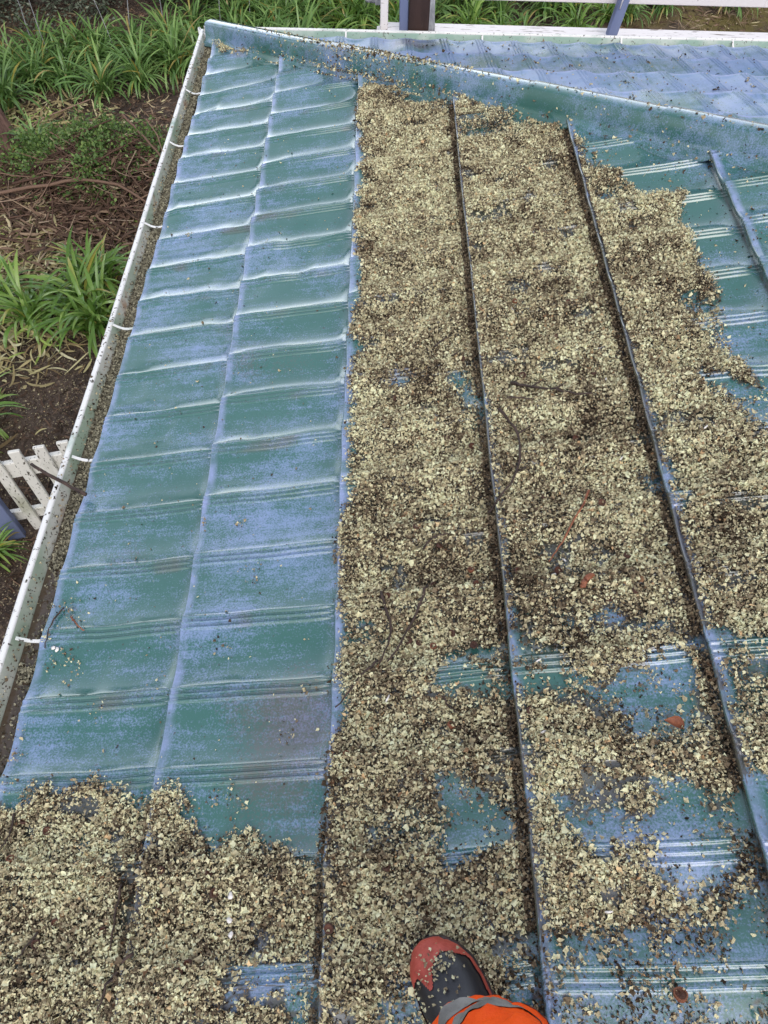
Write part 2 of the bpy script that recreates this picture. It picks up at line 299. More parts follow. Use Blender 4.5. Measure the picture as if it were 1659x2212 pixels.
M['flake'] = m_tone('lichen', [(0, (.024, .017, .012)), (.28, (.085, .060, .040)), (.46, (.24, .185, .12)), (.64, (.49, .425, .27)), (.84, (.68, .62, .40)), (1, (.74, .74, .50))], .85,
                    ([(0, .0), (.95, .0), (.96, .7), (.98, .8), (.985, 0), (1, 0)], (.95, .62, .48)))
M['sludge'] = m_tone('gutter_litter', [(0, (.03, .027, .020)), (.5, (.13, .118, .088)), (1, (.42, .39, .28))], .6)
M['litter'] = m_tone('leaf_litter', [(0, (.035, .024, .018)), (.4, (.115, .070, .048)), (.7, (.25, .165, .11)), (.9, (.42, .33, .22)), (1, (.50, .44, .24))], .7)
M['pale'] = m_tone('dead_strap_leaves', [(0, (.09, .06, .03)), (.3, (.26, .19, .10)), (.65, (.50, .44, .22)), (.85, (.60, .55, .36)), (1, (.30, .40, .10))], .6)
M['sticks'] = m_tone('dead_sticks', [(0, (.035, .022, .017)), (.5, (.13, .075, .055)), (.8, (.27, .18, .13)), (1, (.40, .32, .24))], .8)
M['bark'] = m_simple('twig_bark', (.022, .014, .012), (.075, .045, .036), 60, .75, .6, 200)
M['redbark'] = m_simple('red_twig_bark', (.16, .045, .022), (.36, .13, .06), 60, .6, .4, 200)
M['nut'] = m_simple('gum_nut_shell', (.035, .015, .012), (.12, .05, .034), 90, .5, .5, 300)
M['nut_o'] = m_simple('copper_gum_nut_shell', (.14, .045, .02), (.34, .12, .06), 90, .5, .5, 300)
M['nutin'] = m_simple('gum_nut_inside', (.03, .012, .01), (.20, .075, .04), 120, .6, .3, 300)
M['chip'] = m_simple('white_flake', (.72, .68, .66), (.85, .82, .80), 90, .6, .2, 200)
M['trunk'] = m_simple('stringy_bark', (.060, .030, .024), (.22, .125, .10), 14, .85, 1.0, 30, vecs=(2.5, 2.5, .35))
M['trunkdark'] = m_simple('shrub_stem', (.03, .022, .018), (.12, .10, .08), 14, .85, .6, 30)

def m_leaf(name, stops, rough=.4, trans=.25, spec=.5):
    t = NT(name); c = t.ramp(t.attr('tone'), stops)
    t.out(c, rough, spec)
    tr = t.n('ShaderNodeBsdfTranslucent'); t.l(c, tr.inputs[0]); ms = t.n('ShaderNodeMixShader'); ms.inputs[0].default_value = trans
    o = t.t.nodes['Material Output']; t.l(t.b.outputs[0], ms.inputs[1]); t.l(tr.outputs[0], ms.inputs[2]); t.l(ms.outputs[0], o.inputs[0])
    return t.m
M['aga'] = m_leaf('strap_leaf', [(0, (.06, .13, .028)), (.5, (.145, .27, .070)), (.9, (.29, .43, .13)), (.93, (.36, .30, .05)), (1, (.42, .33, .14))], .32, .22)
M['aga2'] = m_leaf('bright_strap_leaf', [(0, (.07, .14, .022)), (.5, (.155, .29, .055)), (.9, (.31, .44, .11)), (.94, (.42, .38, .08)), (1, (.42, .33, .14))], .25, .25)
M['bush'] = m_leaf('dark_shrub_leaf', [(0, (.030, .055, .025)), (.6, (.085, .140, .060)), (.9, (.13, .20, .085)), (1, (.20, .26, .13))], .5, .12)
M['bushg'] = m_leaf('grey_shrub_leaf', [(0, (.045, .062, .040)), (.6, (.135, .165, .115)), (1, (.30, .33, .24))], .55, .12)
M['weed'] = m_leaf('weed_leaf', [(0, (.045, .095, .022)), (.6, (.13, .22, .055)), (.92, (.24, .34, .09)), (1, (.26, .30, .13))], .5, .2)

def m_soil():
    t = NT('dark_soil')
    c = t.mix(t.ramp(t.noise(1.3, 5, .6), [(.38, 0), (.62, 1)]), (.048, .034, .028), (.125, .088, .066))
    c = t.mix(t.ramp(t.noise(26, 4, .7), [(.52, 0), (.66, 1)]), c, (.22, .16, .12))
    sep = t.n('ShaderNodeSeparateXYZ'); t.l(t.co.outputs['Object'], sep.inputs[0])
    right = t.ramp(t.math('MULTIPLY_ADD', sep.outputs[0], .12, 0.0), [(.34, 0), (.60, 1)])
    mo = t.math('MULTIPLY', right, t.ramp(t.noise(2.2, 5, .65), [(.40, 0), (.55, 1)]))
    c = t.mix(mo, c, t.mix(t.noise(9, 4), (.10, .085, .020), (.21, .16, .065)))
    t.bump(t.noise(30, 6, .7), .9, .03)
    return t.out(c, .85, .3)
M['soil'] = m_soil()
t_ = NT('gutter_water'); M['water'] = t_.out(t_.mix(t_.noise(9, 3), (.045, .030, .020), (.11, .080, .055)), .06, .6)
M['orange'] = m_simple('orange_hi_vis_cloth', (.90, .075, .003), (.98, .105, .005), 20, .65, .35, 300, spec=.3)
M['silver'] = m_simple('grey_reflective_tape', (.15, .145, .14), (.27, .26, .25), 25, .45, .3, 300)
M['black'] = m_simple('black_rubber', (.010, .010, .013), (.022, .021, .028), 12, .33, .15, 400, spec=.55)
M['red'] = m_simple('red_rubber', (.36, .050, .034), (.50, .085, .060), 40, .5, .35, 500)
M['sole'] = m_simple('sole_rubber', (.012, .011, .012), (.05, .02, .018), 40, .6, .3, 200)
M['skin'] = m_simple('skin', (.45, .27, .2), (.5, .3, .22), 20, .5)
M['wall'] = m_simple('painted_weatherboard', (.55, .55, .52), (.65, .65, .62), 3, .6)
M['fascia'] = m_simple('fascia_paint', (.60, .60, .58), (.7, .7, .68), 3, .5)
M['deck'] = m_simple('grey_deck', (.2, .2, .2), (.3, .3, .3), 3, .7)

# ------------------------------------------------------------------ roof geometry
PA = 0.256177; TA = math.tan(PA); HR = 0.96044; TB = TA / HR; PB = math.atan(TB)
YC = 4.0124; CS = 0.3844; RP = 0.1777; Y0 = 3.205; STEP = 0.036

def warp(a, t, u, seed): return .008 * (fbm(u * 2.3, a * 2.0, seed) - .5) * 2 - .010 * t ** 2
def profile(a, t, u, ph, seed, nominal=False):
    """height of the pressed sheet: pans between triple ribs, each course stepping down to the next"""
    if not nominal: a = a + warp(a, t, u, seed)
    wob = 0
    w_ = ((a - ph + wob) / RP) % 1.0
    d = 0.0135 * (.55 + .9 * fbm(np.floor((a - ph + wob) / RP) * .77 + 3, np.floor(u / CS) * 1.3, seed + 5, 1))
    s = np.clip((w_ - .10) / .80, 0, 1)
    pan = -d * np.sin(np.pi * s ** .80) ** (1.0 + .25 * s)
    pan = np.where((w_ > .10) & (w_ < .90), pan, 0) * (.8 + .5 * fbm(u * 7, a * 3, seed + 23, 2))
    wc = np.where(w_ > .5, w_ - 1, w_)
    ribs = (.0056 * (.7 + .6 * fbm(u * 5, a * 1.5, seed + 3, 1))) * (np.exp(-((wc - .084) / .019) ** 2) + np.exp(-((wc + .0) / .019) ** 2) + np.exp(-((wc + .084) / .019) ** 2))
    env = sstep(1.0, .86, t) * (.55 + .45 * sstep(0, .10, t))
    lowf = .010 * (fbm(u * 3.1, a * 2.7, seed + 9) - .5)
    dent = -.005 * sstep(.60, .8, fbm(u * 6 + 9, a * 5, seed + 17, 2)) + .0045 * (fbm(u * 8, a * 9, seed + 19, 2) - .5)
    return (pan + ribs) * env + lowf + dent

def hA(u, y, seed=1, ph=Y0):
    u = np.asarray(u, float); y = np.asarray(y, float)
    sh = .004 * (vnoise(y * 5.5, np.round(u / CS), 77) - .5)
    uu = u + sh
    k = np.floor(uu / CS + 1e-6); t = uu / CS - k
    return -STEP * t + profile(y, t, k * 7.3 + t * CS, ph, seed)

def ptA(u, y, h): return np.stack([u * math.cos(PA) - h * math.sin(PA), np.broadcast_to(y, np.shape(u)) + 0.0, u * math.sin(PA) + h * math.cos(PA)], -1)
def ptB(u, x, h): return np.stack([np.broadcast_to(x, np.shape(u)) + 0.0, YC - u * math.cos(PB) + h * math.sin(PB), u * math.sin(PB) + h * math.cos(PB)], -1)

def slope(name, mat, parent, pt, a0, a1, ncol, seed, ph, keep, siltf=None):
    mb = MB(); AT = {'rib': [], 'nose': [], 'grime_shade': [], 'silt': []}; AT = {'rib': [], 'nose': [], 'grime_shade': [], 'silt': []}
    one = np.concatenate([np.arange(-.125, .126, .0085), np.linspace(.15, .85, 17)]); av = np.concatenate([ph + (k + one) * RP for k in range(int((a0 - ph) / RP) - 1, int((a1 - ph) / RP) + 2)]); av = av[(av > a0) & (av < a1)]
    tt = np.concatenate([[-1.0, -.97, -.88, -.72, -.5, -.25, 0, .012, .03, .05, .075, .1], np.arange(.13, .88, .033), [.89, .91, .93, .95, .965, .98, 1.0, 1.02]])
    for k in range(ncol):
        U = np.zeros((len(tt), len(av))); H = np.zeros_like(U)
        sh = .004 * (vnoise(av * 5.5, np.full(len(av), float(k)), 77) - .5)
        for i, t in enumerate(tt):
            tc = max(t, 0.0)
            H[i] = -STEP * tc + profile(av, np.full(len(av), tc), k * 7.3 + tc * CS, ph, seed, True)
            if t < 0:   # folded nose turning down
                f = -t; H[i] = H[i] - .011 * (1 - math.sqrt(max(0, 1 - f * f)))
                U[i] = k * CS - sh - .009 * f
            else:
                U[i] = k * CS - sh + tc * CS
                if t < .03: H[i] -= .001
        # drop face
        U = np.vstack([U[:1] + .001, U]); H = np.vstack([H[:1] * 0 - STEP - .012, H])
        T_ = np.concatenate([[0], np.maximum(tt, 0)])[:, None]; A = av[None] - warp(av[None], T_, k * 7.3 + T_ * CS, seed) * np.ones(U.shape)
        P = pt(U, A, H); a, b = U.shape
        I = np.arange(a * b).reshape(a, b)
        Q = np.stack([I[:-1, :-1], I[1:, :-1], I[1:, 1:], I[:-1, 1:]], -1)
        C = (P[:-1, :-1] + P[1:, 1:]) / 2
        mk = keep(C[..., 0], C[..., 1])
        Q = Q[mk]
        used = np.unique(Q); remap = np.zeros(a * b, int); remap[used] = np.arange(len(used))
        if len(Q):
            mb.add(P.reshape(-1, 3)[used], remap[Q])
            wq_ = ((av[None] - ph) / RP) % 1.0; wq_ = np.where(wq_ > .5, 1 - wq_, wq_) * np.ones(U.shape)
            full = np.concatenate([[-1.2], tt])[:, None] * np.ones(U.shape)
            AT['rib'].append((sstep(.15, .10, wq_)).ravel()[used])
            AT['nose'].append((sstep(-.8, -.3, full) * sstep(.050, .012, full) * (.35 + .9 * fbm(A * 9, U * 9, 55, 3))).ravel()[used])
            AT['grime_shade'].append(np.maximum(sstep(.955, .995, full), sstep(-.62, -.95, full)).ravel()[used])  # seam dirt plus shade painted into the step base and drop face
            AT['silt'].append((siltf(U, A) if siltf else full * 0).ravel()[used])
    return mb.build(name, mat, parent, True, {k: np.concatenate(v) for k, v in AT.items()})

def density(u, y):
    ju = u + .055 * (fbm(u * 14, y * 14, 21) - .5) + .020 * (fbm(u * 45, y * 45, 22, 2) - .5) + rng.normal(0, .010, u.shape)
    jy = y + .060 * (fbm(u * 14, y * 14, 23) - .5) + .024 * (fbm(u * 45, y * 45, 24, 2) - .5) + rng.normal(0, .010, u.shape)
    d = np.zeros(u.shape)
    for v, poly in ADD: d = np.maximum(d, v * in_poly(ju, jy, poly))
    nz1 = rng.normal(0, .011, u.shape); nz2 = rng.normal(0, .011, u.shape); ju2 = u + nz1 + .10 * (fbm(u * 8, y * 8, 31) - .5) + .06 * (fbm(u * 30, y * 30, 35) - .5); jy2 = y + nz2 + .10 * (fbm(u * 8, y * 8, 33) - .5) + .06 * (fbm(u * 30, y * 30, 36) - .5)
    for v, poly in MUL: d = np.where(in_poly(ju2, jy2, poly), d * v, d)
    t = (u / CS) % 1
    d = d * np.where((t < .05) & (u > CS * 2.5), np.where(y > 1.3, .95, .62), 1.0)
    return d
house = empty('house', (0, YC, -2.4))
tag(house, 'low house under a stepped metal tile roof of lavender paint worn to green', 'house')
def part(o, parent=house):
    o.parent = parent; o.matrix_parent_inverse = Matrix.Translation(-Vector(house.location)) if parent is house else Matrix.Identity(4); return o
oA = part(slope('roof_slope', M['roof'], None, ptA, -1.9, YC + .01, 9, 1, Y0, lambda x, y: y < YC - HR * x + .02, lambda U_, A_: density(np.maximum(U_.ravel(), .001), A_.ravel()).reshape(U_.shape)))
oA['label'] = 'left roof slope, glossy green and blue above, under pale lichen litter on its right'
PHB = 2.045
oB = part(slope('roof_slope', M['roofB'], None, lambda u, x, h: ptB(u, x, h), 0.0, 4.6, 9, 41, PHB, lambda x, y: y > YC - HR * x - .02))
oB['label'] = 'far roof slope beyond the hip, chalky lavender blue dotted with specks'

# hip cap in lapped lengths
hd = np.array([1, -HR, TA]); hl = np.linalg.norm(hd); hd /= hl
hp = np.array([HR, 1, 0.0]); hp /= np.linalg.norm(hp)        # horizontal, pointing to the far slope
hn = np.cross(hp, hd); hn = hn if hn[2] > 0 else -hn
prof = np.array([(-.084, -.034), (-.083, -.020), (-.070, -.012), (-.066, -.008), (-.062, .0), (-.050, .050), (-.047, .056), (-.040, .060), (-.012, .062), (.014, .056), (.024, .044), (.030, .034), (.038, .0), (.050, -.010), (.076, -.020), (.078, -.034)])
xs = [-.005, .62, 1.40, 1.765, 2.9]
for i in range(4):
    l0, l1 = xs[i] * hl, (xs[i + 1] + .05) * hl
    ns = int((l1 - l0) / .03) + 2; L = np.linspace(l0, l1, ns)
    mb = MB(); lift = .0 + .004 * ((l1 - L) / (l1 - l0))
    base = np.array([0, YC + .005, -.003])
    wv = .003 * (fbm(L * 2.2, L * 0 + i, 5) - .5)
    P = base + L[:, None, None] * hd + (prof[None, :, 0, None] * hp) + ((prof[None, :, 1] + (lift + wv)[:, None])[..., None] * hn)
    mb.grid(P)
    for side_, ids in ((0, (0, 1, 2, 3)), (1, (12, 13, 14, 15))):
        for k_ in ids:
            X_, Y_ = P[:, k_, 0], P[:, k_, 1]
            if side_ == 0:
                u_ = X_ / math.cos(PA); s_ = ptA(u_, Y_, hA(u_, Y_))[:, 2]
            else:
                u_ = (YC - Y_) / math.cos(PB); kk = np.floor(u_ / CS); t__ = u_ / CS - kk
                s_ = ptB(u_, X_, -STEP * t__ + profile(X_, t__, kk * 7.3 + t__ * CS, PHB, 41))[:, 2]
            s_ = np.convolve(np.pad(s_, 1, mode='edge'), [.25, .5, .25], 'valid')
            e_ = {0: -.004, 1: .004, 2: .007, 3: .009, 12: .009, 13: .007, 14: .004, 15: -.004}[k_]
            ok_ = X_ > .03
            P[ok_, k_, 2] = np.minimum(P[ok_, k_, 2] + .02, (s_ + e_)[ok_])
    P2 = P - hn * .0018
    # thickness edge at the lower end
    mb.grid(np.stack([P[0], P2[0] - hn * .001]))
    if i == 0:   # closed end
        Pc = P[0]; b_ = Pc.copy(); b_[:, 2] = min(Pc[0, 2], Pc[-1, 2]) - .005
        n_ = len(Pc); mb.add(np.vstack([Pc, b_]), [[j, j + 1, n_ + j + 1, n_ + j] for j in range(n_ - 1)])
    o = part(mb.build('hip_cap', M['hip']))
hipbase = base

# gutters (name gutter, brackets as sub-parts)
def gutter(axis, a0, a1, brk, mat):
    pr = [(.02, -.02), (.02, -.095), (.012, -.102), (-.038, -.102), (-.048, -.094), (-.060, -.012), (-.063, -.004)]
    pr2 = [(-.063, -.004), (-.063, .001), (-.066, .004), (-.075, .004), (-.080, 0), (-.081, -.008), (-.077, -.014), (-.070, -.016), (-.067, -.06), (-.052, -.108), (.024, -.108), (.024, -.02)]
    aa = np.arange(a0, a1 + .001, .05); wob = .0035 * (fbm(aa * 1.7, aa * 0 + 3, 8) - .5); wz = .004 * (fbm(aa * 1.1, aa * 0 + 9, 3) - .5)
    def P(pf):
        o = []
        for s, wx, wz_ in zip(aa, wob, wz):
            r = []
            for x, z in pf:
                # mitre both runs at the corner
                x2 = x + wx * (x < 0) - (.010 * float(sstep(1.9, .9, s)) * (x < -.02) if axis == 'y' else 0)
                if axis == 'y': r.append((x2 - .004, min(s, YC - x2 + .0) if s >= a1 - .001 else s, z + wz_))
                else: r.append((max(s, x2 - .004) if s <= a0 + .001 else s, YC - x2 + .002, z + wz_))
            o.append(r)
        return o
    mb = MB(); mb.grid(P(pr)); g = part(mb.build('gutter', mat))
    mb = MB(); mb.grid(P(pr2)); lp = mb.build('gutter_lip', M['lip']); lp.parent = g; lp.location = (0, 0, 0)
    for b in brk:
        mb = MB(); n = 7
        for s in range(1):
            xx = np.linspace(-.066, .004, n); zz = -.001 - .012 * np.sin(np.linspace(0, np.pi, n)) + np.linspace(0, -.012, n)
            rows = []
            for e, dz in ((-.0045, -.0), (.0045, 0), (.0045, -.0025), (-.0045, -.0025)):
                rows.append([(x, b + e, z + dz) if axis == 'y' else (b + e, YC - x, z + dz) for x, z in zip(xx, zz)])
            mb.grid(rows, close_u=True)
        o = mb.build('gutter_bracket', M['lip'], None, False); o.parent = g
    return g
gA = gutter('y', -1.9, YC + .075, [3.45, 3.003, 2.431, 1.861, 1.294, .718, .13, -.5], M['gutter'])
gB = gutter('x', -.075, 4.6, [.656, 1.36, 2.082, 2.665, 3.3], M['gutterB'])
gA['label'] = 'white gutter along the left eave with algae and litter'; gB['label'] = 'green stained gutter along the far eave'
mb = MB(); mb.box((-.078, YC + .04, -.035), (.014, .10, .062), rotz(.5), .004)
o = mb.build('gutter_corner_clip', M['lip']); o.parent = gA
# fascia and walls
mb = MB(); mb.box((.045, .99, -.13), (.03, 5.8, .2)); mb.box((2.3, YC - .045, -.13), (4.5, .03, .2)); part(mb.build('fascia_board', M['fascia'], None, False))
mb = MB(); mb.box((.30, .9, -1.33), (.12, 5.5, 2.2)); mb.box((2.45, YC - .30, -1.33), (4.2, .12, 2.2)); part(mb.build('wall', M['wall'], None, False))
mb = MB(); mb.box((1.45, 1.0, -.235), (2.7, 5.6, .012)); part(mb.build('soffit', M['fascia'], None, False))

# ------------------------------------------------------------------ loose litter flakes
def flakes(name, P, N, size, tone, tint, mat, cup=.45, tilt=.7, nr=8):
    """every flake its own crinkled little leaf"""
    n = len(P)
    N = N + rng.normal(0, tilt, (n, 3)); N /= np.linalg.norm(N, axis=1)[:, None]
    N[:, 2] = np.abs(N[:, 2])
    r0 = rng.normal(0, 1, (n, 3)); A = np.cross(N, r0); A /= np.linalg.norm(A, axis=1)[:, None] + 1e-9; B = np.cross(N, A)
    th = (np.arange(nr)[None] + rng.uniform(-.4, .4, (n, nr))) * 2 * np.pi / nr
    asp = rng.uniform(.45, 1, (n, 1))
    rr = size[:, None] * np.where((np.arange(nr) % 2 == 0)[None], rng.uniform(.75, 1.3, (n, nr)), rng.uniform(.45, 1.0, (n, nr)))
    ca, sa = np.cos(th) * rr, np.sin(th) * rr * asp
    bend = rng.normal(0, cup, (n, 1)); lift = bend * (ca ** 2) / size[:, None] + size[:, None] * rng.normal(0, .22, (n, nr))
    ring = P[:, None] + ca[..., None] * A[:, None] + sa[..., None] * B[:, None] + lift[..., None] * N[:, None]
    V = np.concatenate([P[:, None], ring], 1)
    base = (np.arange(n) * (nr + 1))[:, None]
    T = np.stack([np.stack([base[:, 0], base[:, 0] + 1 + j, base[:, 0] + 1 + (j + 1) % nr], -1) for j in range(nr)], 1).reshape(-1, 3)
    tn = np.repeat(tone[:, None], nr + 1, 1); tn[:, 1:] += rng.uniform(-.10, .10, (n, nr))
    return mesh_obj(name, V.reshape(-1, 3), T, mat, None, False, {'tone': np.clip(tn, 0, 1).ravel(), 'tint': np.repeat(tint, nr + 1)})

NA = np.array([-math.sin(PA), 0, math.cos(PA)]); NB = np.array([0, math.sin(PB), math.cos(PB)])
n0 = 2100000
u = rng.uniform(0, 2.3, n0); y = rng.uniform(-.3, YC, n0)
ok = (y < YC - HR * u * math.cos(PA) - .075) & (u < 1.62 + .21 * y)
u, y = u[ok], y[ok]
d = density(u, y)
cl = fbm(u * 26, y * 30, 61, 3); cl2 = fbm(u * 7, y * 9, 71, 2)
thr = sstep(.0, 1.0, (cl - .5) * 3.2 + (cl2 - .5) * 1.2 + .5)          # clumpy
keep = (rng.uniform(0, 1, len(u)) < d * (1 if True else 0)) & ((thr < d * 1.6 + .02) | (d > .85) | (rng.uniform(0, 1, len(u)) < .07))
# thin places inside the mat
keep &= ~((d > .4) & (fbm(u * 11, y * 16, 91, 3) > .70) & (rng.uniform(0, 1, len(u)) < .8))
# stray crumbs on the bare paint
keep |= (rng.uniform(0, 1, len(u)) < np.where(u > 1.05, .008, .0011))
un_, yn_, dn_ = u[keep], y[keep], d[keep]
# small named clumps
cu, cy_ = [], []
for k, (a, b) in enumerate(CLUMPS):
    m = rng.integers(5, 22); s = .006 + .010 * rng.random()
    cu.append(a + rng.normal(0, s, m)); cy_.append(b + rng.normal(0, s, m))
cu = np.concatenate(cu); cy_ = np.concatenate(cy_)
un_ = np.concatenate([un_, cu]); yn_ = np.concatenate([yn_, cy_]); dn_ = np.concatenate([dn_, np.full(len(cu), .5)])
n = len(un_)
q = rng.uniform(0, 1, n)
thick = np.where(dn_ > .5, .013, .006) * (.5 + fbm(un_ * 12, yn_ * 12, 15, 2)) * sstep(0.02, .6, dn_ + .05)
edge_ = (un_ / CS) % 1; h = hA(un_, yn_) + .0015 + q * (thick + .012 * sstep(.90, 1.0, edge_) * (dn_ > .3))
P = ptA(un_, yn_, h)
patch = fbm(un_ * 5, yn_ * 5, 101, 3); patch2 = fbm(un_ * 30, yn_ * 30, 102, 2)
tone = q * .56 + rng.uniform(0, .64, n) - .09 + (patch - .5) * .40 + (patch2 - .5) * .52 - .13 * sstep(.60, .74, fbm(un_ * 17, yn_ * 17, 107, 2))
tone = np.where(dn_ < .05, rng.uniform(.1, 1, n), tone)
tone = np.clip(tone, 0, 1)
# litter caught under each step, the nose's shade painted into its tone
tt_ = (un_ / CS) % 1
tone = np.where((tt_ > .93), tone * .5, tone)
size = np.clip(rng.lognormal(math.log(.0024), .42, n), .0013, .0070) * (.8 + .5 * q)
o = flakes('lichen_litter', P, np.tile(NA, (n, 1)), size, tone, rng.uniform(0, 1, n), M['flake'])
tag(o, 'thick mat of pale crumbled lichen flakes spread over the left roof slope', 'lichen litter', kind='stuff')

# crumbs on the far slope and the hip cap
n = 2600
xb = rng.uniform(.3, 4.2, n); ub = rng.uniform(0, 2.6, n)
xc = rng.uniform(.3, 3.6, 190); uc = rng.uniform(.0, 2.0, 190)
m = rng.integers(1, 9, 190); xb = np.concatenate([xb, np.repeat(xc, m) + rng.normal(0, .008, m.sum())]); ub = np.concatenate([ub, np.repeat(uc, m) + rng.normal(0, .008, m.sum())])
yb = YC - ub * math.cos(PB); ok = yb > YC - HR * xb + .12; xb, ub = xb[ok], ub[ok]
kb = np.floor(ub / CS); tb = ub / CS - kb
hb = -STEP * tb + profile(xb, tb, kb * 7.3 + tb * CS, PHB, 41) + .002
o = flakes('lichen_crumbs', ptB(ub, xb, hb), np.tile(NB, (len(xb), 1)), np.clip(rng.lognormal(math.log(.0046), .35, len(xb)), .0025, .010), rng.uniform(.02, .75, len(xb)), rng.uniform(0, 1, len(xb)), M['flake'])
tag(o, 'sparse dark lichen crumbs dotting the lavender far roof slope', 'lichen crumbs', kind='stuff')
# on the hip cap: thicker in the middle of its length
n = 2300
L = np.concatenate([rng.uniform(.2, 3.4, 700), rng.normal(1.15, .28, n - 700)]) ; wq = rng.uniform(-.10, .10, n)
pz = np.interp(wq, prof[:, 0], prof[:, 1])
near = np.clip(rng.normal(-.06, .03, n), -.10, .08); sel = rng.random(n) < .7; wq = np.where(sel, near, wq); pz = np.interp(wq, prof[:, 0], prof[:, 1])
P = hipbase + L[:, None] * hd + wq[:, None] * hp + (pz + .006)[:, None] * hn
o = flakes('lichen_crumbs', P, np.tile(hn, (n, 1)), np.clip(rng.lognormal(math.log(.0046), .35, n), .0025, .010), rng.uniform(.05, .95, n), rng.uniform(0, 1, n), M['flake'])
tag(o, 'crumbs of lichen scattered along the hip cap, thickest where it meets the litter mat', 'lichen crumbs', kind='stuff')
# gutter litter and water
aa = np.arange(-1.9, YC - .02, .03); rows = []
for x in (-.060, -.04, -.015, .0, .018): rows.append([(x, s, -.058 + .004 * math.sin(s * 9 + x * 80)) for s in aa])
mb = MB(); mb.grid(rows); o = mb.build('gutter_sludge', M['sludge'], attrs={'tone': np.full(mb.n, .25)})
tag(o, 'brown silt bed in the bottom of the left gutter', 'silt', kind='stuff')
mb = MB(); mb.grid([[(x, s, -.0515) for s in np.arange(-1.9, YC + .03, .1)] for x in (-.064, .018)]); mb.grid([[(s, YC + e, -.0515) for s in np.arange(.0, 4.6, .1)] for e in (-.018, .060)])
o = mb.build('gutter_water', M['water']); tag(o, 'still brown rain water lying in the gutters', 'water', kind='structure')
n = 62000
s = rng.uniform(-1.2, YC - .02, n); xg = rng.beta(2.0, 1.5, n) * .082 - .064
dn = sstep(.05, .45, fbm(s * 1.3, xg * 12, 44, 3) + .06) 
edge = np.where(s > 2.6, xg < -.018 + .02 * (fbm(s * 5, s * 0, 3) - .5), True)      # clear water strip at the far end
near_w = (s < .62) & (xg < .0) ; mid_w = np.abs(s - .80) < .14
kp = (rng.random(n) < dn) & edge & ~(near_w & (rng.random(n) < .93)) & ~(mid_w & (xg < -.02) & (rng.random(n) < .9))
s, xg = s[kp], xg[kp]; n = len(s); q = rng.random(n)
hz = -.0515 + q * (.008 + .010 * sstep(-.06, .01, xg))
P = np.stack([xg, s, hz], -1)
o = flakes('gutter_litter', P, np.tile(np.array([0, 0, 1.0]), (n, 1)), np.clip(rng.lognormal(math.log(.0038), .35, n), .002, .008), np.clip(q * .5 + rng.uniform(0, .6, n), 0, 1), rng.uniform(0, 1, n), M['sludge'])
tag(o, 'matted wet flakes and leaf crumbs filling the left gutter', 'gutter litter', kind='stuff')
n = 2600
s = rng.uniform(-.6, YC, n); side = rng.random(n)
onlip = side < .38
x = np.where(onlip, rng.uniform(-.079, -.064, n), rng.uniform(-.061, -.054, n)) - .010 * sstep(1.9, .9, s); z = np.where(onlip, .006, -.010 - rng.random(n) * .035)
kp = rng.random(n) < np.where(onlip, sstep(.45, .7, fbm(s * 3, s * 0, 5)) * .9 * np.where(s < 1.9, 1, .35) + .03, .5)
P = np.stack([x, s, z], -1)[kp]; n = len(P)
o = flakes('gutter_crumbs', P, np.tile(np.array([.3, 0, 1.0]), (n, 1)), rng.uniform(.002, .005, n), rng.uniform(0, .7, n), rng.uniform(0, 1, n), M['flake'], tilt=.4)
tag(o, 'dark crumbs stuck to the white lip and wall of the left gutter', 'gutter crumbs', kind='stuff')

# ------------------------------------------------------------------ small countable things on the roof
def surf(u_, y_, lift=0.0): return Vector(ptA(np.array(u_), y_, hA(np.array(u_), np.array(y_)) + lift).tolist())
def nut_mesh(seed, mo, mi):
    r_ = random.Random(seed); n = 14
    pf = [(0, -.9), (.55, -.85), (.9, -.45), (1.0, 0), (.92, .35), (1.02, .55), (.98, .66), (.80, .62), (.74, .45), (.62, .15), (.30, -.02), (0, .05)]
    P = [[(r * math.cos(a) * (1 + .06 * math.sin(3 * a + seed)), r * math.sin(a) * (1 + .05 * math.sin(2 * a)), z * .75 + .04 * math.sin(5 * a + seed)) for a in [j * 2 * math.pi / n for j in range(n)]] for r, z in pf]
    mb = MB(); mb.grid(P[:8], close_v=True); m2 = MB(); m2.grid(P[7:], close_v=True)
    a = mb.build('gum_nut', mo); b = m2.build('nut_cup', mi); b.parent = a
    return a
GN = 'gum nuts lying in the roof litter'
protos = [nut_mesh(1, M['nut'], M['nutin']), nut_mesh(2, M['nut_o'], M['nutin']), nut_mesh(3, M['nut'], M['nut'])]
COPPER = {0: 'copper gum nut right beside the second step from the boot, upper of the pair', 4: None}
copper_idx = {0: 'round copper gum nut on the litter just left of the middle roof step', 6: None, 7: 'orange-brown gum nut, first in the row at the end of the dark twig', 18: 'small copper gum nut low in the middle strip of litter', 37: 'orange gum nut in the thick litter by the left picture edge', 51: 'copper gum nut alone on bare blue paint near the lower right corner', 48: 'copper gum nut against the step line left of the boot toe', 22: 'copper gum nut high up in the litter beside a pale sliver'}
firstuse = set()
for i, (a, b) in enumerate(NUTS):
    k = 1 if (i in copper_idx and copper_idx[i]) else (2 if i % 4 == 1 else 0)
    src = protos[k]
    if k in firstuse:
        c = src.copy(); COL.objects.link(c)
        for ch in src.children:
            d_ = ch.copy(); COL.objects.link(d_); d_.parent = c
    else: c = src; firstuse.add(k)
    sz = random.uniform(.0068, .0090) * (1.05 if k == 1 else 1)
    if i == 51: sz = .0108
    c.scale = (sz,) * 3; c.location = surf(a, b, .012 if i != 51 else .006)
    c.rotation_euler = (random.uniform(-.7, .7), random.uniform(-.7, .7), random.uniform(0, 6.28))
    lab = copper_idx.get(i) or ('dark brown gum nut half sunk in the pale lichen litter' if k == 0 else 'closed purplish brown gum nut half sunk in the pale lichen litter')
    tag(c, lab, 'gum nut', GN)
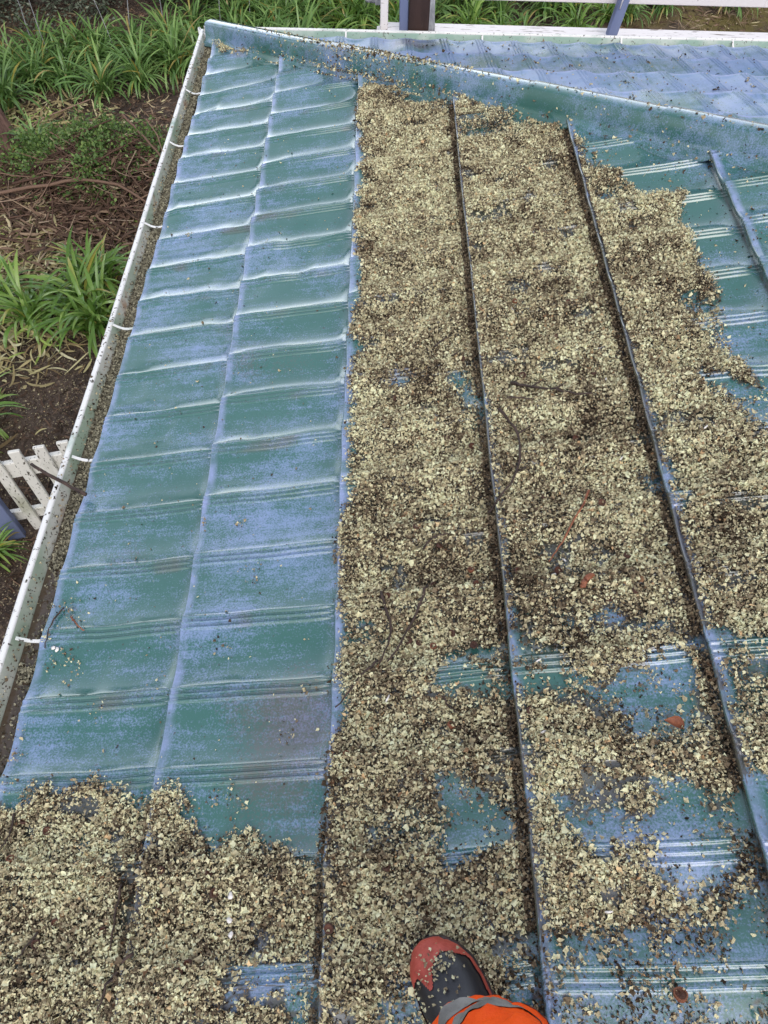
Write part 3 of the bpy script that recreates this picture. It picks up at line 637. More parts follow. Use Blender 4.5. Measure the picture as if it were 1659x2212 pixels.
TWL = ['long dark twig lying across the litter, upper right of the middle step', 'short black twig just below the long straight one', 'long thin twig curved like a bow beside the middle step', 'slender red-brown twig slanting in the right litter strip', 'dark twig ending at a copper gum nut, left litter strip',
       'bowed dark twig crossing the gum nut row', 'short thick piece of red bark in the right litter strip', 'thin bent twig above the middle gum nuts', 'straight black twig slanting across the lower left litter', 'thin dark twig above the slanting black one, lower left',
       'pale thin twig near the lower left picture edge', 'dark twig at the left picture edge where the litter begins', 'short dark twig in the small clump by the left eave', 'pinkish leaf stalk beside the small clump by the left eave', 'dark twig poking out of the litter edge onto green paint',
       'tiny forked twig in the middle litter strip', 'dark sliver of twig high beside the middle step', 'second dark sliver of twig high beside the middle step']
TWM = {3: 'redbark', 6: 'redbark', 13: 'redbark'}; TWR = {0: .0034, 2: .0032, 3: .0024, 6: .0065, 4: .0028, 5: .003, 8: .0028, 14: .0026}
for i, pts in enumerate(TWIGS):
    pts = np.array(pts); m = 14; ti = np.linspace(0, len(pts) - 1, m)
    uu = np.interp(ti, range(len(pts)), pts[:, 0]); yy = np.interp(ti, range(len(pts)), pts[:, 1])
    if len(pts) > 3:
        for _ in range(2): uu[1:-1] = (uu[:-2] + 2 * uu[1:-1] + uu[2:]) / 4; yy[1:-1] = (yy[:-2] + 2 * yy[1:-1] + yy[2:]) / 4
    uu += rng.normal(0, .0012, m); yy += rng.normal(0, .0012, m)
    r = TWR.get(i, .0022); hh = hA(uu, yy); hh = np.maximum(hh, np.median(hh) - .006) + (.0155 if i not in (12, 13) else .006) + r + rng.uniform(-.002, .002, m)
    P = ptA(uu, yy, hh); mb = MB(); rr = r * np.linspace(1.15, .6, m) * rng.uniform(.85, 1.2, m)
    if i == 6: rr = r * np.array([.3, .7, .9, 1, 1, 1, 1, 1, 1, 1, 1, .9, .8, .4])
    mb.tube(P, rr, 6)
    if i in (0, 2, 4, 8):
        for j in (4, 8):
            e = P[j] + np.array([.02, .012 * (-1) ** j, .004]) * (1 + rng.random()); mb.tube(np.linspace(P[j], e, 4), [r * .7, r * .6, r * .5, r * .3], 5)
    o = mb.build('twig', M[TWM.get(i, 'bark')]); tag(o, TWL[i], 'twig')
# stick lying over the gutter
mb = MB(); a = np.array([-.150, 1.226, .045]); b = np.array([.012, 1.148, .010]); P = a + np.linspace(0, 1, 14)[:, None] * (b - a) + rng.normal(0, .0012, (14, 3))
mb.tube(P, .0052 * np.linspace(.8, 1.1, 14) * rng.uniform(.85, 1.15, 14), 7); mb.tube(np.linspace(P[11], P[11] + [.012, -.02, .004], 4), [.003, .003, .002, .001], 5)
tag(mb.build('stick', M['bark']), 'rough dark stick lying across the white gutter lip above the picket fence', 'stick')
CHL = {0: 'white sliver of paint standing in the litter near the twig tip', 11: 'white bird dropping on the lower left litter', 15: 'white bird dropping on blue paint near the left eave'}
for i, (a_, b_) in enumerate(CHIPS):
    mb = MB(); long = i not in (11, 12, 13, 15, 16); m = 10
    th = np.linspace(0, 2 * np.pi, m, endpoint=False); R1 = (.011 if i == 0 else .0075) if long else .007; R2 = .0022 if long else .0055
    ang = random.uniform(0, 3.1) if i else 1.1
    x = np.cos(th) * R1 * rng.uniform(.8, 1.15, m); y_ = np.sin(th) * R2 * rng.uniform(.8, 1.15, m)
    X = x * math.cos(ang) - y_ * math.sin(ang); Y = x * math.sin(ang) + y_ * math.cos(ang)
    top = np.stack([X * .8, Y * .8, np.full(m, .0022) + .001 * np.sin(th * 3)], -1); bot = np.stack([X, Y, np.zeros(m)], -1)
    mb.grid(np.stack([np.repeat([[0, 0, 0.0]], m, 0), bot, top, np.repeat([[0, 0, .003]], m, 0)]), close_v=True)
    o = mb.build('white_flake', M['chip']); o.location = surf(a_, b_, .013 if i < 15 else .002); o.rotation_euler = (random.uniform(-.3, .3), -PA + random.uniform(-.3, .3), 0)
    tag(o, CHL.get(i, 'small white sliver lying in the lichen litter'), 'white flake', 'white slivers in the litter')
# curled dead leaf
mb = MB(); a_, b_ = DEADLEAF[0]; g = []
for s in np.linspace(0, 1, 9):
    wd = .012 * math.sin(math.pi * (.08 + .9 * s)); row = []
    for v in np.linspace(-1, 1, 7): row.append(((s - .5) * .042, wd * math.sin(v * 1.35), .006 + wd * (1 - math.cos(v * 1.35)) + .004 * math.sin(s * 3)))
    g.append(row)
mb.grid(g); o = mb.build('dead_leaf', M['redbark']); o.location = surf(a_, b_, .004); o.rotation_euler = (0, -PA, 2.9)
tag(o, 'curled brown dead leaf on the bare lavender patch in the right strip', 'leaf')

# ------------------------------------------------------------------ person: one booted foot and an orange trouser leg
FU, FY = .955, .062                 # toe tip on the roof
toe = np.array(surf(FU, FY, .012)); ang = math.radians(28)
fx = np.array([math.sin(-ang) * 1, math.cos(ang), 0]); fx[2] = fx[0] * TA; fx /= np.linalg.norm(fx)     # heel -> toe along the surface
fz = NA * 1.0; fy = np.cross(fz, fx); fy /= np.linalg.norm(fy); fz = np.cross(fx, fy)
def foot(s, v, h): return toe - np.asarray(s)[..., None] * fx + np.asarray(v)[..., None] * fy * -1 + np.asarray(h)[..., None] * fz
ss = [0, .004, .014, .032, .06, .09, .13, .17, .21, .25, .28, .297, .302]
wl = [.004, .020, .034, .046, .0545, .057, .054, .047, .041, .039, .034, .020, .004]
ht = [.026, .038, .050, .061, .068, .076, .092, .108, .12, .12, .11, .07, .03]
cx = [-.006, -.006, -.005, -.003, 0, 0, 0, .002, .003, .003, .003, .003, .003]
def upper(nS, nT, off, f=lambda s, th: True):
    S = np.concatenate([[0, .0015, .004, .008], np.linspace(.014, .302, nS)]); TH = np.linspace(-.06, np.pi + .06, nT)
    W = np.interp(S, ss, wl); H = np.interp(S, ss, ht); Cc = np.interp(S, ss, cx)
    for _ in range(2):
        H[1:-1] = (H[:-2] + 2 * H[1:-1] + H[2:]) / 4; W[2:-1] = (W[1:-2] + 2 * W[2:-1] + W[3:]) / 4
    c, s_ = np.cos(TH), np.sin(TH)
    ex = .82
    X = Cc[:, None] + (W[:, None] + off) * np.sign(c) * np.abs(c) ** ex
    Z = .010 + (H[:, None] - .010 + off) * np.sign(s_) * np.abs(s_) ** .9
    SS = np.broadcast_to(S[:, None], X.shape) - off * 1.5 * (S[:, None] < .01)
    P = foot(SS, X, Z)
    I = np.arange(P.shape[0] * P.shape[1]).reshape(P.shape[:2]); Q = np.stack([I[:-1, :-1], I[1:, :-1], I[1:, 1:], I[:-1, 1:]], -1)
    ms = (S[:-1] + S[1:]) / 2; mt = (TH[:-1] + TH[1:]) / 2
    mk = f(ms[:, None], mt[None, :]) & np.ones(Q.shape[:2], bool)
    return P.reshape(-1, 3), Q[mk]
def cap(s, th):
    a = (th - np.pi / 2)          # 0 on top; +-90 deg at the sides
    front = .040 + .030 * np.exp(-((a - .28) / .20) ** 2) - .010 * np.exp(-((a + .45) / .35) ** 2) + .010 * np.abs(a) ** 2
    rim = .016 / np.maximum(.0001, np.clip(1.15 - np.abs(a), .001, 2)) * .28
    side = np.abs(a) > 1.13 + .22 * np.clip(s / .16, 0, 1)
    return (s < front) | (side & (s < .26))
person = empty('person', tuple(foot(.2, 0, 0.0)))
tag(person, 'person standing on the roof in a black and red boot and orange trousers', 'person')
def pp(o, parent=None):
    if parent is None: o.parent = person; o.matrix_parent_inverse = Matrix.Translation(-Vector(person.location))
    else: o.parent = parent
    return o
Vb, Qb = upper(80, 60, 0.0); mb = MB(); mb.add(Vb, Qb)
hc = foot(.235, .003, .0)
zs = np.linspace(.09, .40, 9); P = []
for z in zs:
    k = (z - .09) / .31; r1, r2 = .050 + .012 * k, .046 + .012 * k; c_ = foot(.222, .003, .09) + np.array([0, -.10 * k * .5, z - .09])
    P.append([c_ + fx * r1 * math.cos(a) + fy * r2 * math.sin(a) for a in np.linspace(0, 2 * np.pi, 28, endpoint=False)])
mb.grid(P, close_v=True)
boot = pp(mb.build('boot', M['black']))
Vc, Qc = upper(150, 90, .0016, cap); used = np.unique(Qc); rm = np.zeros(len(Vc), int); rm[used] = np.arange(len(used)); mb = MB(); mb.add(Vc[used], rm[Qc])
pp(mb.build('toe_cap', M['red']), boot)
mb = MB(); m = 60; th = np.linspace(0, 2 * np.pi, m, endpoint=False)
outl = [(s_, c_ + w_) for s_, w_, c_ in zip(ss, wl, cx)] + [(s_, c_ - w_) for s_, w_, c_ in reversed(list(zip(ss, wl, cx)))]
outl = np.array(outl); cen = outl.mean(0)
def ring(o_, h_):
    d_ = outl - cen; L_ = np.linalg.norm(d_, axis=1)[:, None]; q_ = outl + d_ / L_ * o_
    return foot(q_[:, 0], q_[:, 1], np.full(len(q_), h_))
mb.grid(np.stack([np.repeat(foot(np.array([cen[0]]), np.array([cen[1]]), np.array([-.010])), len(outl), 0), ring(.002, -.010), ring(.0055, -.004), ring(.006, .006), ring(.004, .013), ring(-.002, .015)]), close_v=True)
pp(mb.build('sole', M['sole']), boot)
# trouser leg
def leg_c(k): return np.array(foot(.180, -.010, .125)) + np.array([.034 + .02 * k, -.10 * k, .44 * k])
def trouser(k, th, off=0.0):
    r = .083 + .012 * k + .007 * np.sin(th * 3 + k * 9) * (1 - .3 * k) + .016 * (fbm(np.cos(th) * 2 + 5, np.sin(th) * 2 + k * 14, 12) - .5) * 2 + .006 * np.cos(k * 46 + 1.5 * np.sin(th * 2)) * np.exp(-k * 4)
    c_ = leg_c(k); tilt = (1 - k) * .028
    d = np.cos(th) * fy * -1 + np.sin(th) * np.array([0, 1.0, 0]) * 1
    p = c_ + (r + off) * 1.0 * (np.cos(th) * np.array([1, 0, 0]) * 1.0 + np.sin(th) * np.array([0, 1, 0]) * 1.08)
    p[2] += .018 * math.sin(th) * (1 - k) + .006 * math.sin(th * 4 + 1) * (1 - k)
    return p
def band(k0, k1, n, off, thk=False):
    th = np.linspace(0, 2 * np.pi, 72, endpoint=False)
    return [[trouser(k, t, off) for t in th] for k in np.linspace(k0, k1, n)]
mb = MB(); G = band(0, 1, 60, 0); Gi = band(0, .05, 4, -.004)[::-1]; mb.grid(np.array(Gi + G), close_v=True)
tr = pp(mb.build('trouser_leg', M['orange']))
for k0, k1 in ((.050, .095), (.175, .27)):
    mb = MB(); mb.grid(np.array([[trouser(k + .012 * math.sin(t * 2 + 1), t, .0014) for t in np.linspace(0, 2 * np.pi, 96, endpoint=False)] for k in np.linspace(k0, k1, 8)]), close_v=True)
    pp(mb.build('reflective_band', M['silver']), tr)
mb = MB(); mb.tube([foot(.22, .0, .09), leg_c(.5) - [0, 0, .02], leg_c(.8), leg_c(.99)], [.036, .05, .055, .052], 16); pp(mb.build('leg', M['skin']))
# flakes stuck on the boot
n = 230; S = rng.uniform(.01, .15, n); A = rng.normal(np.pi / 2 + .15, .5, n); Wd = np.interp(S, ss, wl); Hh = np.interp(S, ss, ht)
P = foot(S, Wd * np.cos(A) ** 1, .010 + (Hh - .006) * np.abs(np.sin(A)) ** .9 + .003)
cc = rng.integers(0, 9, n); jit = rng.random(n) < .55
ce = P[cc]; P = np.where(jit[:, None], ce + rng.normal(0, .005, (n, 3)) * [1, 1, .2], P)
o = flakes('boot_crumbs', P, np.tile(np.array([0, 0, 1.0]), (n, 1)), rng.uniform(.0014, .0042, n), rng.uniform(.35, 1, n), rng.uniform(0, .8, n), M['flake'], tilt=.4)
tag(o, 'wet lichen crumbs stuck on the top of the boot', 'lichen crumbs', kind='stuff')

# ------------------------------------------------------------------ white timber railing beyond the far gutter
ry = 4.105
rl = empty('timber_railing', (2.0, 4.2, -2.4)); tag(rl, 'white timber railing with plank, slate blue and dark brown posts beyond the far gutter', 'railing')
def pr_(o): o.parent = rl; o.matrix_parent_inverse = Matrix.Translation(-Vector(rl.location)); return o
mb = MB(); mb.box((2.93, 4.178, -.055), (4.20, .145, .05), rotz(-.009), .004); pr_(mb.build('plank', M['plank'], None, False))
mb = MB(); mb.box((3.12, 4.22, .235), (4.2, .035, .27), rotz(-.006), .004); pr_(mb.build('rail', M['rail'], None, False))
mb = MB(); mb.box((.852, 4.16, .26), (.040, .040, .60), None, .004); o = pr_(mb.build('post', M['plank'], None, False)); o['label'] = 'narrow white post at the railing end'
mb = MB(); mb.box((.947, 4.150, .27), (.046, .045, .60), roty(-.03), .004); o = pr_(mb.build('post', M['bluewood'], None, False)); o['label'] = 'slate blue post beside the white one'
mb = MB(); mb.box((1.030, 4.150, -.05 + .62), (.105, .08, 1.25), None, .006); mb.box((1.030, 4.30, -1.3), (.10, .09, 2.3)); o = pr_(mb.build('post', M['brownwood'], None, False)); o['label'] = 'thick dark brown post'
mb = MB(); P = []
for z, x0, x1 in ((-.03, 1.083, 1.118), (.1, 1.083, 1.108), (.4, 1.083, 1.10), (.8, 1.083, 1.095)): P.append([(x0, 4.115, z), (x1, 4.115, z), (x1, 4.18, z), (x0, 4.18, z)])
mb.grid(P, close_v=True); mb.add([P[0][0], P[0][1], P[0][2], P[0][3]], [[0, 1, 2, 3]]); o = pr_(mb.build('brace', M['greywood'], None, False)); o['label'] = 'rough weathered grey board against the brown post'
mb = MB(); R_b = roty(.13) @ rotx(-.05); mb.box(np.array([2.045, 4.150, -.025]) + R_b @ np.array([0, 0, .30]), (.052, .045, .60), R_b, .004); o = pr_(mb.build('post', M['bluewood'], None, False)); o['label'] = 'slate blue post leaning right'
mb = MB(); mb.tube([(2.048, 4.122, .11), (2.052, 4.120, .16), (2.060, 4.12, .25)], .0035, 6); pr_(mb.build('wire', M['rail']))
mb = MB(); mb.box((.795, 4.30, .10), (.08, .06, .10), roty(.1), .01); mb.box((.83, 4.24, .10), (.05, .07, .06)); pr_(mb.build('beam_end', M['greywood'], None, False))
mb = MB()
for x in (.86, 2.95, 4.8): mb.box((x, 4.30, -1.24), (.09, .09, 2.32), None, .004)
mb.box((2.9, 4.26, -.11), (4.1, .05, .06)); pr_(mb.build('support_frame', M['rail'], None, False))

# ------------------------------------------------------------------ picket fence, lower left
GZ = -2.4
fc = empty('picket_fence', (-1.27, 2.57, GZ)); tag(fc, 'low mossy white picket fence standing below the left gutter', 'fence')
fdir = np.array([.13, .035, 0]); fl = np.linalg.norm(fdir); fa = math.atan2(fdir[1], fdir[0])
def pf_(o): o.parent = fc; o.matrix_parent_inverse = Matrix.Translation(-Vector(fc.location)); return o
base0 = np.array([-1.40, 2.54, GZ])
proto = None
for k in range(-9, 10):
    if k == -1: continue
    b = base0 + fdir * k; tall = .78 + random.uniform(-.01, .01); mb = MB()
    Rk = rotz(fa) @ roty(random.uniform(-.015, .015)); mb.box(b + [0, 0, tall / 2 + .01], (.066, .024, tall), Rk, .004)
    o = pf_(mb.build('picket', M['picket'], None, False))
mb = MB(); mb.box(base0 - fdir * 1.0 + np.array([.0, -.035, .40]), (.105, .055, .86), rotz(fa), .005); o = pf_(mb.build('picket', M['bluewood'], None, False)); o['label'] = 'broad slate blue board'
for zc, hh in ((.60, .135), (.155, .09)):
    mb = MB(); mb.box(base0 + np.array([0, .034, zc]) , (2.5, .035, hh), rotz(fa), .004); pf_(mb.build('fence_rail', M['picket'], None, False))

# ------------------------------------------------------------------ ground
def gz(x, y):
    x = np.asarray(x, float); y = np.asarray(y, float)
    z = GZ + .10 * (fbm(x * .8 + 40, y * .8 + 40, 3) - .5) + .035 * (fbm(x * 4 + 9, y * 4 + 9, 5) - .5)
    z = z + .28 * np.exp(-(((x + 1.75) / .75) ** 2 + ((y - 6.55) / .55) ** 2))      # brush heap
    z = z + .35 * sstep(9.0, 14, y) + 2.5 * sstep(13, 40, y)
    return z
xs_ = np.unique(np.concatenate([np.linspace(-60, -7, 30), np.linspace(-7, 7, 180), np.linspace(7, 60, 30)])); ys_ = np.unique(np.concatenate([np.linspace(-40, -1, 20), np.linspace(-1, 14, 190), np.linspace(14, 80, 30)]))
X, Y = np.meshgrid(xs_, ys_, indexing='ij'); mb = MB(); mb.grid(np.stack([X, Y, gz(X, Y)], -1)); o = mb.build('ground', M['soil']); tag(o, 'dark bare garden soil around the house', 'ground', kind='structure')

def strips(name, P, ang, L, W, tone, mat, curl=.5, lift=.02, nseg=3, pitch=.25):
    n = len(P); t = np.linspace(-.5, .5, nseg + 1)
    cu_ = rng.normal(0, curl, (n, 1)); pt_ = rng.normal(0, pitch, (n, 1)); zb = rng.normal(0, .35, (n, 1))
    a = ang[:, None] + cu_ * t[None] * 2
    step = L[:, None] / nseg
    dx = np.cumsum(np.cos(a) * step, 1); dy = np.cumsum(np.sin(a) * step, 1); dx -= dx.mean(1, keepdims=True); dy -= dy.mean(1, keepdims=True)
    z = t[None] * L[:, None] * pt_ + zb * L[:, None] * (t[None] ** 2 - .1)
    C = np.stack([P[:, 0, None] + dx, P[:, 1, None] + dy, P[:, 2, None] + z + lift], -1)
    wv = W[:, None] * np.sin(np.pi * (.12 + .8 * (t[None] + .5))) 
    roll = rng.normal(0, .5, (n, 1)); nx = -np.sin(a) * np.cos(roll); ny = np.cos(a) * np.cos(roll); nz = np.broadcast_to(np.sin(roll), nx.shape)
    S = np.stack([nx, ny, nz], -1) * wv[..., None] * .5
    V = np.stack([C - S, C + S], 2); m = (nseg + 1) * 2
    b = (np.arange(n) * m)[:, None]; j = np.arange(nseg)[None] * 2
    Q = np.stack([b + j, b + j + 1, b + j + 3, b + j + 2], -1).reshape(-1, 4)
    return mesh_obj(name, V.reshape(-1, 3), Q, mat, None, True, {'tone': np.repeat(tone, m)})

# thin litter everywhere on the soil
n = 26000
x = rng.uniform(-5, .2, n); y = rng.uniform(.5, 10.5, n)
x2 = rng.uniform(.2, 7.5, 6000); y2 = rng.uniform(9.2, 11.5, 6000); x = np.concatenate([x, x2]); y = np.concatenate([y, y2])
kp = rng.random(len(x)) < .25 + .9 * sstep(.35, .65, fbm(x * 1.2 + 20, y * 1.2, 8)); x, y = x[kp], y[kp]; n = len(x)
tn = np.clip(rng.beta(1.7, 2.2, n) + .12 * (y > 6.2), 0, .97); tn = np.where(y < 4.4, tn * .75, tn)
o = strips('leaf_litter', np.stack([x, y, gz(x, y)], -1), rng.uniform(0, 6.28, n), rng.lognormal(math.log(.075), .45, n), rng.uniform(.006, .02, n), tn, M['litter'], lift=.008)
tag(o, 'brown leaf and bark litter scattered over the soil', 'leaf litter', kind='stuff')
# pale chips that fell from the roof onto the dark soil below the eave
n = 60000; x = rng.uniform(-3.2, .1, n); y = rng.uniform(.4, 4.9, n)
kp = rng.random(n) < .35 + .65 * fbm(x * 2 + 7, y * 2, 6); x, y = x[kp], y[kp]; n = len(x)
o = flakes('fallen_lichen', np.stack([x, y, gz(x, y) + .006], -1), np.tile(np.array([0, 0, 1.0]), (n, 1)), rng.uniform(.003, .009, n), np.clip(rng.uniform(.05, .74, n), 0, 1), rng.uniform(0, 1, n), M['flake'])
tag(o, 'pale lichen crumbs fallen on the dark soil below the eave', 'lichen crumbs', kind='stuff')
# dead strap leaves, yellow and cream
n = 3400
cxs = rng.choice(5, n, p=[.34, .22, .14, .18, .12]); cc = np.array([(-2.45, 5.35), (-1.85, 4.95), (-2.9, 5.9), (-3.0, 7.55), (-2.3, 4.35)]); sd_ = np.array([(.62, .50), (.48, .42), (.5, .5), (.6, .32), (.4, .4)])
x = cc[cxs, 0] + rng.normal(0, 1, n) * sd_[cxs, 0]; y = cc[cxs, 1] + rng.normal(0, 1, n) * sd_[cxs, 1]; tn = rng.beta(2.0, 1.6, n) * .9; tn = np.where(rng.random(n) < .08, 1, tn)
o = strips('dead_leaves', np.stack([x, y, gz(x, y) + rng.uniform(0, .05, n)], -1), rng.uniform(0, 6.28, n), rng.lognormal(math.log(.14), .5, n), rng.uniform(.010, .030, n), tn, M['pale'], curl=.45, lift=.02, nseg=7, pitch=.2)
tag(o, 'cream and yellow dead strap leaves strewn beside the brush heap', 'dead leaves', kind='stuff')
# brush heap
mb = MB(); tone = []
nst = 950
for k in range(nst):
    px_, py_ = -1.85 + random.gauss(0, .62), 6.25 + random.gauss(0, .55)
    if random.random() < .35: px_, py_ = random.uniform(-3.3, -.9), random.uniform(5.4, 7.0)
    L = random.lognormvariate(math.log(.38), .6); a = random.gauss(0.05, .7) if random.random() < .6 else random.uniform(0, 6.28); m = 6
    r = random.uniform(.002, .006) * (1 + L * .8); cu_ = random.gauss(0, .6); aa_ = a + cu_ * np.linspace(-.5, .5, m)
    dx = np.cumsum(np.cos(aa_)) * L / m; dy = np.cumsum(np.sin(aa_)) * L / m; xx = px_ + dx - dx.mean(); yy = py_ + dy - dy.mean()
    xx = np.minimum(xx, -.35)
    zz = gz(xx, yy) + random.uniform(.0, .15) * math.exp(-((px_ + 1.8) ** 2 + (py_ - 6.3) ** 2)) + np.linspace(-1, 1, m) * random.gauss(0, .09) * L + .015
    mb.tube(np.stack([xx, yy, zz], -1), r * np.linspace(1.1, .5, m), 4, False); tone += [random.betavariate(1.6, 1.9)] * (m * 4)
for pts, r in (([(-2.85, 6.02, .12), (-2.3, 6.05, .17), (-1.75, 6.12, .19), (-1.3, 5.98, .14), (-.95, 5.75, .06)], .018), ([(-1.6, 6.9, .3), (-1.2, 6.4, .25), (-.85, 5.9, .1)], .012), ([(-3.2, 5.85, .02), (-2.6, 5.72, .05), (-1.9, 5.66, .08), (-1.1, 5.4, .06)], .014), ([(-2.9, 6.6, .06), (-2.95, 6.2, .09), (-2.75, 5.7, .05)], .02)):
    p = np.array(pts); p[:, 2] += gz(p[:, 0], p[:, 1]); ti = np.linspace(0, len(p) - 1, 14); p = np.stack([np.interp(ti, range(len(p)), p[:, i]) for i in range(3)], -1)
    for _ in range(3): p[1:-1] = (p[:-2] + 2 * p[1:-1] + p[2:]) / 4
    p += rng.normal(0, .006, p.shape); mb.tube(p, r * np.linspace(1, .5, 14), 6, False); tone += [.62] * (14 * 6)
o = mb.build('brush_heap', M['sticks'], attrs={'tone': np.array(tone)}); tag(o, 'heap of dead sticks and stripped bark on the ground left of the roof', 'brush heap', kind='stuff')
n = 2600; x = -1.9 + rng.normal(0, .7, n); y = 6.05 + rng.normal(0, .5, n)
o = strips('bark_strips', np.stack([x, y, gz(x, y) + rng.uniform(0, .09, n)], -1), rng.normal(.1, .9, n), rng.lognormal(math.log(.17), .5, n), rng.uniform(.010, .03, n), np.clip(rng.beta(1.6, 2.2, n), 0, .95), M['litter'], curl=.5, lift=.02, nseg=4)
tag(o, 'curled red-brown bark strips lying over the brush heap', 'bark', kind='stuff')

# ------------------------------------------------------------------ strap-leaved clumps
def strap_clump(seed, nl=92, L0=.62, W0=.026, mat='aga', up=.55, dead=.05):
    r_ = np.random.default_rng(seed); V = []; Q = []; T = []; nb = 0; ns = 9
    for k in range(nl):
        L = L0 * r_.uniform(.6, 1.2); W = W0 * r_.uniform(.7, 1.15); az = r_.uniform(0, 2 * np.pi); e0 = r_.uniform(.95, 1.5) ; bend = r_.uniform(.9, 2.5) * (1.6 - e0) * 1.6 + .55
        if r_.random() < .25: bend += .9
        b0 = np.array([r_.normal(0, .055), r_.normal(0, .055), 0]); dh = np.array([math.cos(az), math.sin(az), 0])
        pts = [b0.copy()]; el = e0; p = b0.copy()
        for j in range(ns):
            el = e0 - bend * ((j + 1) / ns) ** 1.5; p = p + (dh * math.cos(el) + np.array([0, 0, 1]) * math.sin(el)) * L / ns; p[2] = max(p[2], .015); pts.append(p.copy())
        pts = np.array(pts); side = np.array([-dh[1], dh[0], 0]); tw = r_.normal(0, .35)
        tone = .93 + r_.uniform(0, .07) if r_.random() < dead else r_.beta(2, 2) * .88
        for j, pp_ in enumerate(pts):
            t = j / ns; w_ = W * (.55 + .6 * t) * (1 - max(0, (t - .6) / .4) ** 2.2) * .5 + .001
            a_ = tw * t; sd2 = side * math.cos(a_) + np.array([0, 0, 1]) * math.sin(a_)
            V += [pp_ - sd2 * w_ + [0, 0, .25 * w_], pp_, pp_ + sd2 * w_ + [0, 0, .25 * w_]]
            tt2 = tone + (.0 if tone > .9 else .10 * t); T += [tt2] * 3
            if tone < .9 and t > .9 and r_.random() < .12: T[-3:] = [.95] * 3
        for j in range(ns):
            i = nb + j * 3; Q += [[i, i + 1, i + 4, i + 3], [i + 1, i + 2, i + 5, i + 4]]
        nb += (ns + 1) * 3
    return mesh_obj('strap_leaf_clump', np.array(V), np.array(Q), M[mat], None, True, {'tone': np.clip(T, 0, 1)})
pd = [strap_clump(s) for s in (11, 12, 13, 14, 15)]; pb = [strap_clump(s, 74, .60, .032, 'aga2') for s in (21, 22, 23)]
used_ = set()
def put(src, x, y, sc, label, group, rz=None, dz=0):
    if src.name in used_: o = src.copy(); COL.objects.link(o)
    else: o = src; used_.add(src.name)
    o.location = (x, y, float(gz(x, y)) + dz); o.scale = (sc, sc, sc * random.uniform(.9, 1.1)); o.rotation_euler = (0, 0, random.uniform(0, 6.28) if rz is None else rz)
    tag(o, label, 'plant', group); return o
GB = 'strap-leaved clumps in the green bank'
r_ = random.Random(5)
bank = []
for row, yo in enumerate((0, .42, .85, 1.3, 1.75)):
    x = -5.0
    while x < 6.2:
        yf = np.interp(x, [-5, -3.3, -2.8, -2.3, -1.6, -1.2, 0, 1.5, 3, 4.2, 6], [8.0, 8.05, 8.30, 8.25, 8.7, 8.9, 9.2, 9.55, 9.9, 10.35, 10.9])
        if x < -.6 or row >= 0:
            px_ = x + r_.uniform(-.14, .14) ; py_ = yf + yo + r_.uniform(-.14, .14)
            if not (x > 4.0 and r_.random() < .55) and not (x < -1.2 and row > 2): bank.append((px_, py_, row))
        x += .33 + .10 * (x > 1) + r_.uniform(-.04, .06)
for i, (px_, py_, row) in enumerate(bank):
    dark = px_ < 0.2 or r_.random() < .4
    sc = (.92 if px_ < 0 else .85) * r_.uniform(.85, 1.15) * (.95 if row == 0 else 1.0 if px_ > -.5 else .82)
    if px_ < 0.3: lab = 'strap-leaved green clump in the dense bank left of the roof corner'
    else: lab = 'strap-leaved green clump in the strip of plants beyond the white railing'
    put(pd[i % 5] if dark else pb[i % 3], px_, py_, sc, lab, GB)
for x, y, sc, lab, src in ((-1.62, 4.72, 1.0, 'bright clump of strap leaves nearest the gutter, its long leaf pointing up', 0), (-1.42, 4.45, .95, 'bright clump of strap leaves touching the gutter above the dark soil', 1), (-1.98, 4.52, .9, 'bright clump of strap leaves drooping over dead leaves', 2),
                            (-1.50, 4.95, .85, 'upright strap leaves close to the gutter behind the bright clump', 0), (-2.30, 4.75, .7, 'sparse yellow-green clump at the edge of the dead leaves', 1), (-2.58, 6.98, .62, 'small grey-green clump at the foot of the tree trunk', 0), (-2.10, 3.42, .85, 'strap-leaved clump at the left picture edge above the fence', 2), (-2.05, 3.05, .6, 'low strap-leaved clump just behind the pickets', 0),
                            (-3.05, 6.35, .8, 'strap-leaved clump at the left picture edge below the trunk', 1), (-1.62, 2.30, .5, 'low leafy clump in front of the fence at the left edge', 0)):
    put(pd[3] if 'grey-green' in lab else pb[src], x, y, sc, lab, 'single strap-leaved clumps on the soil')

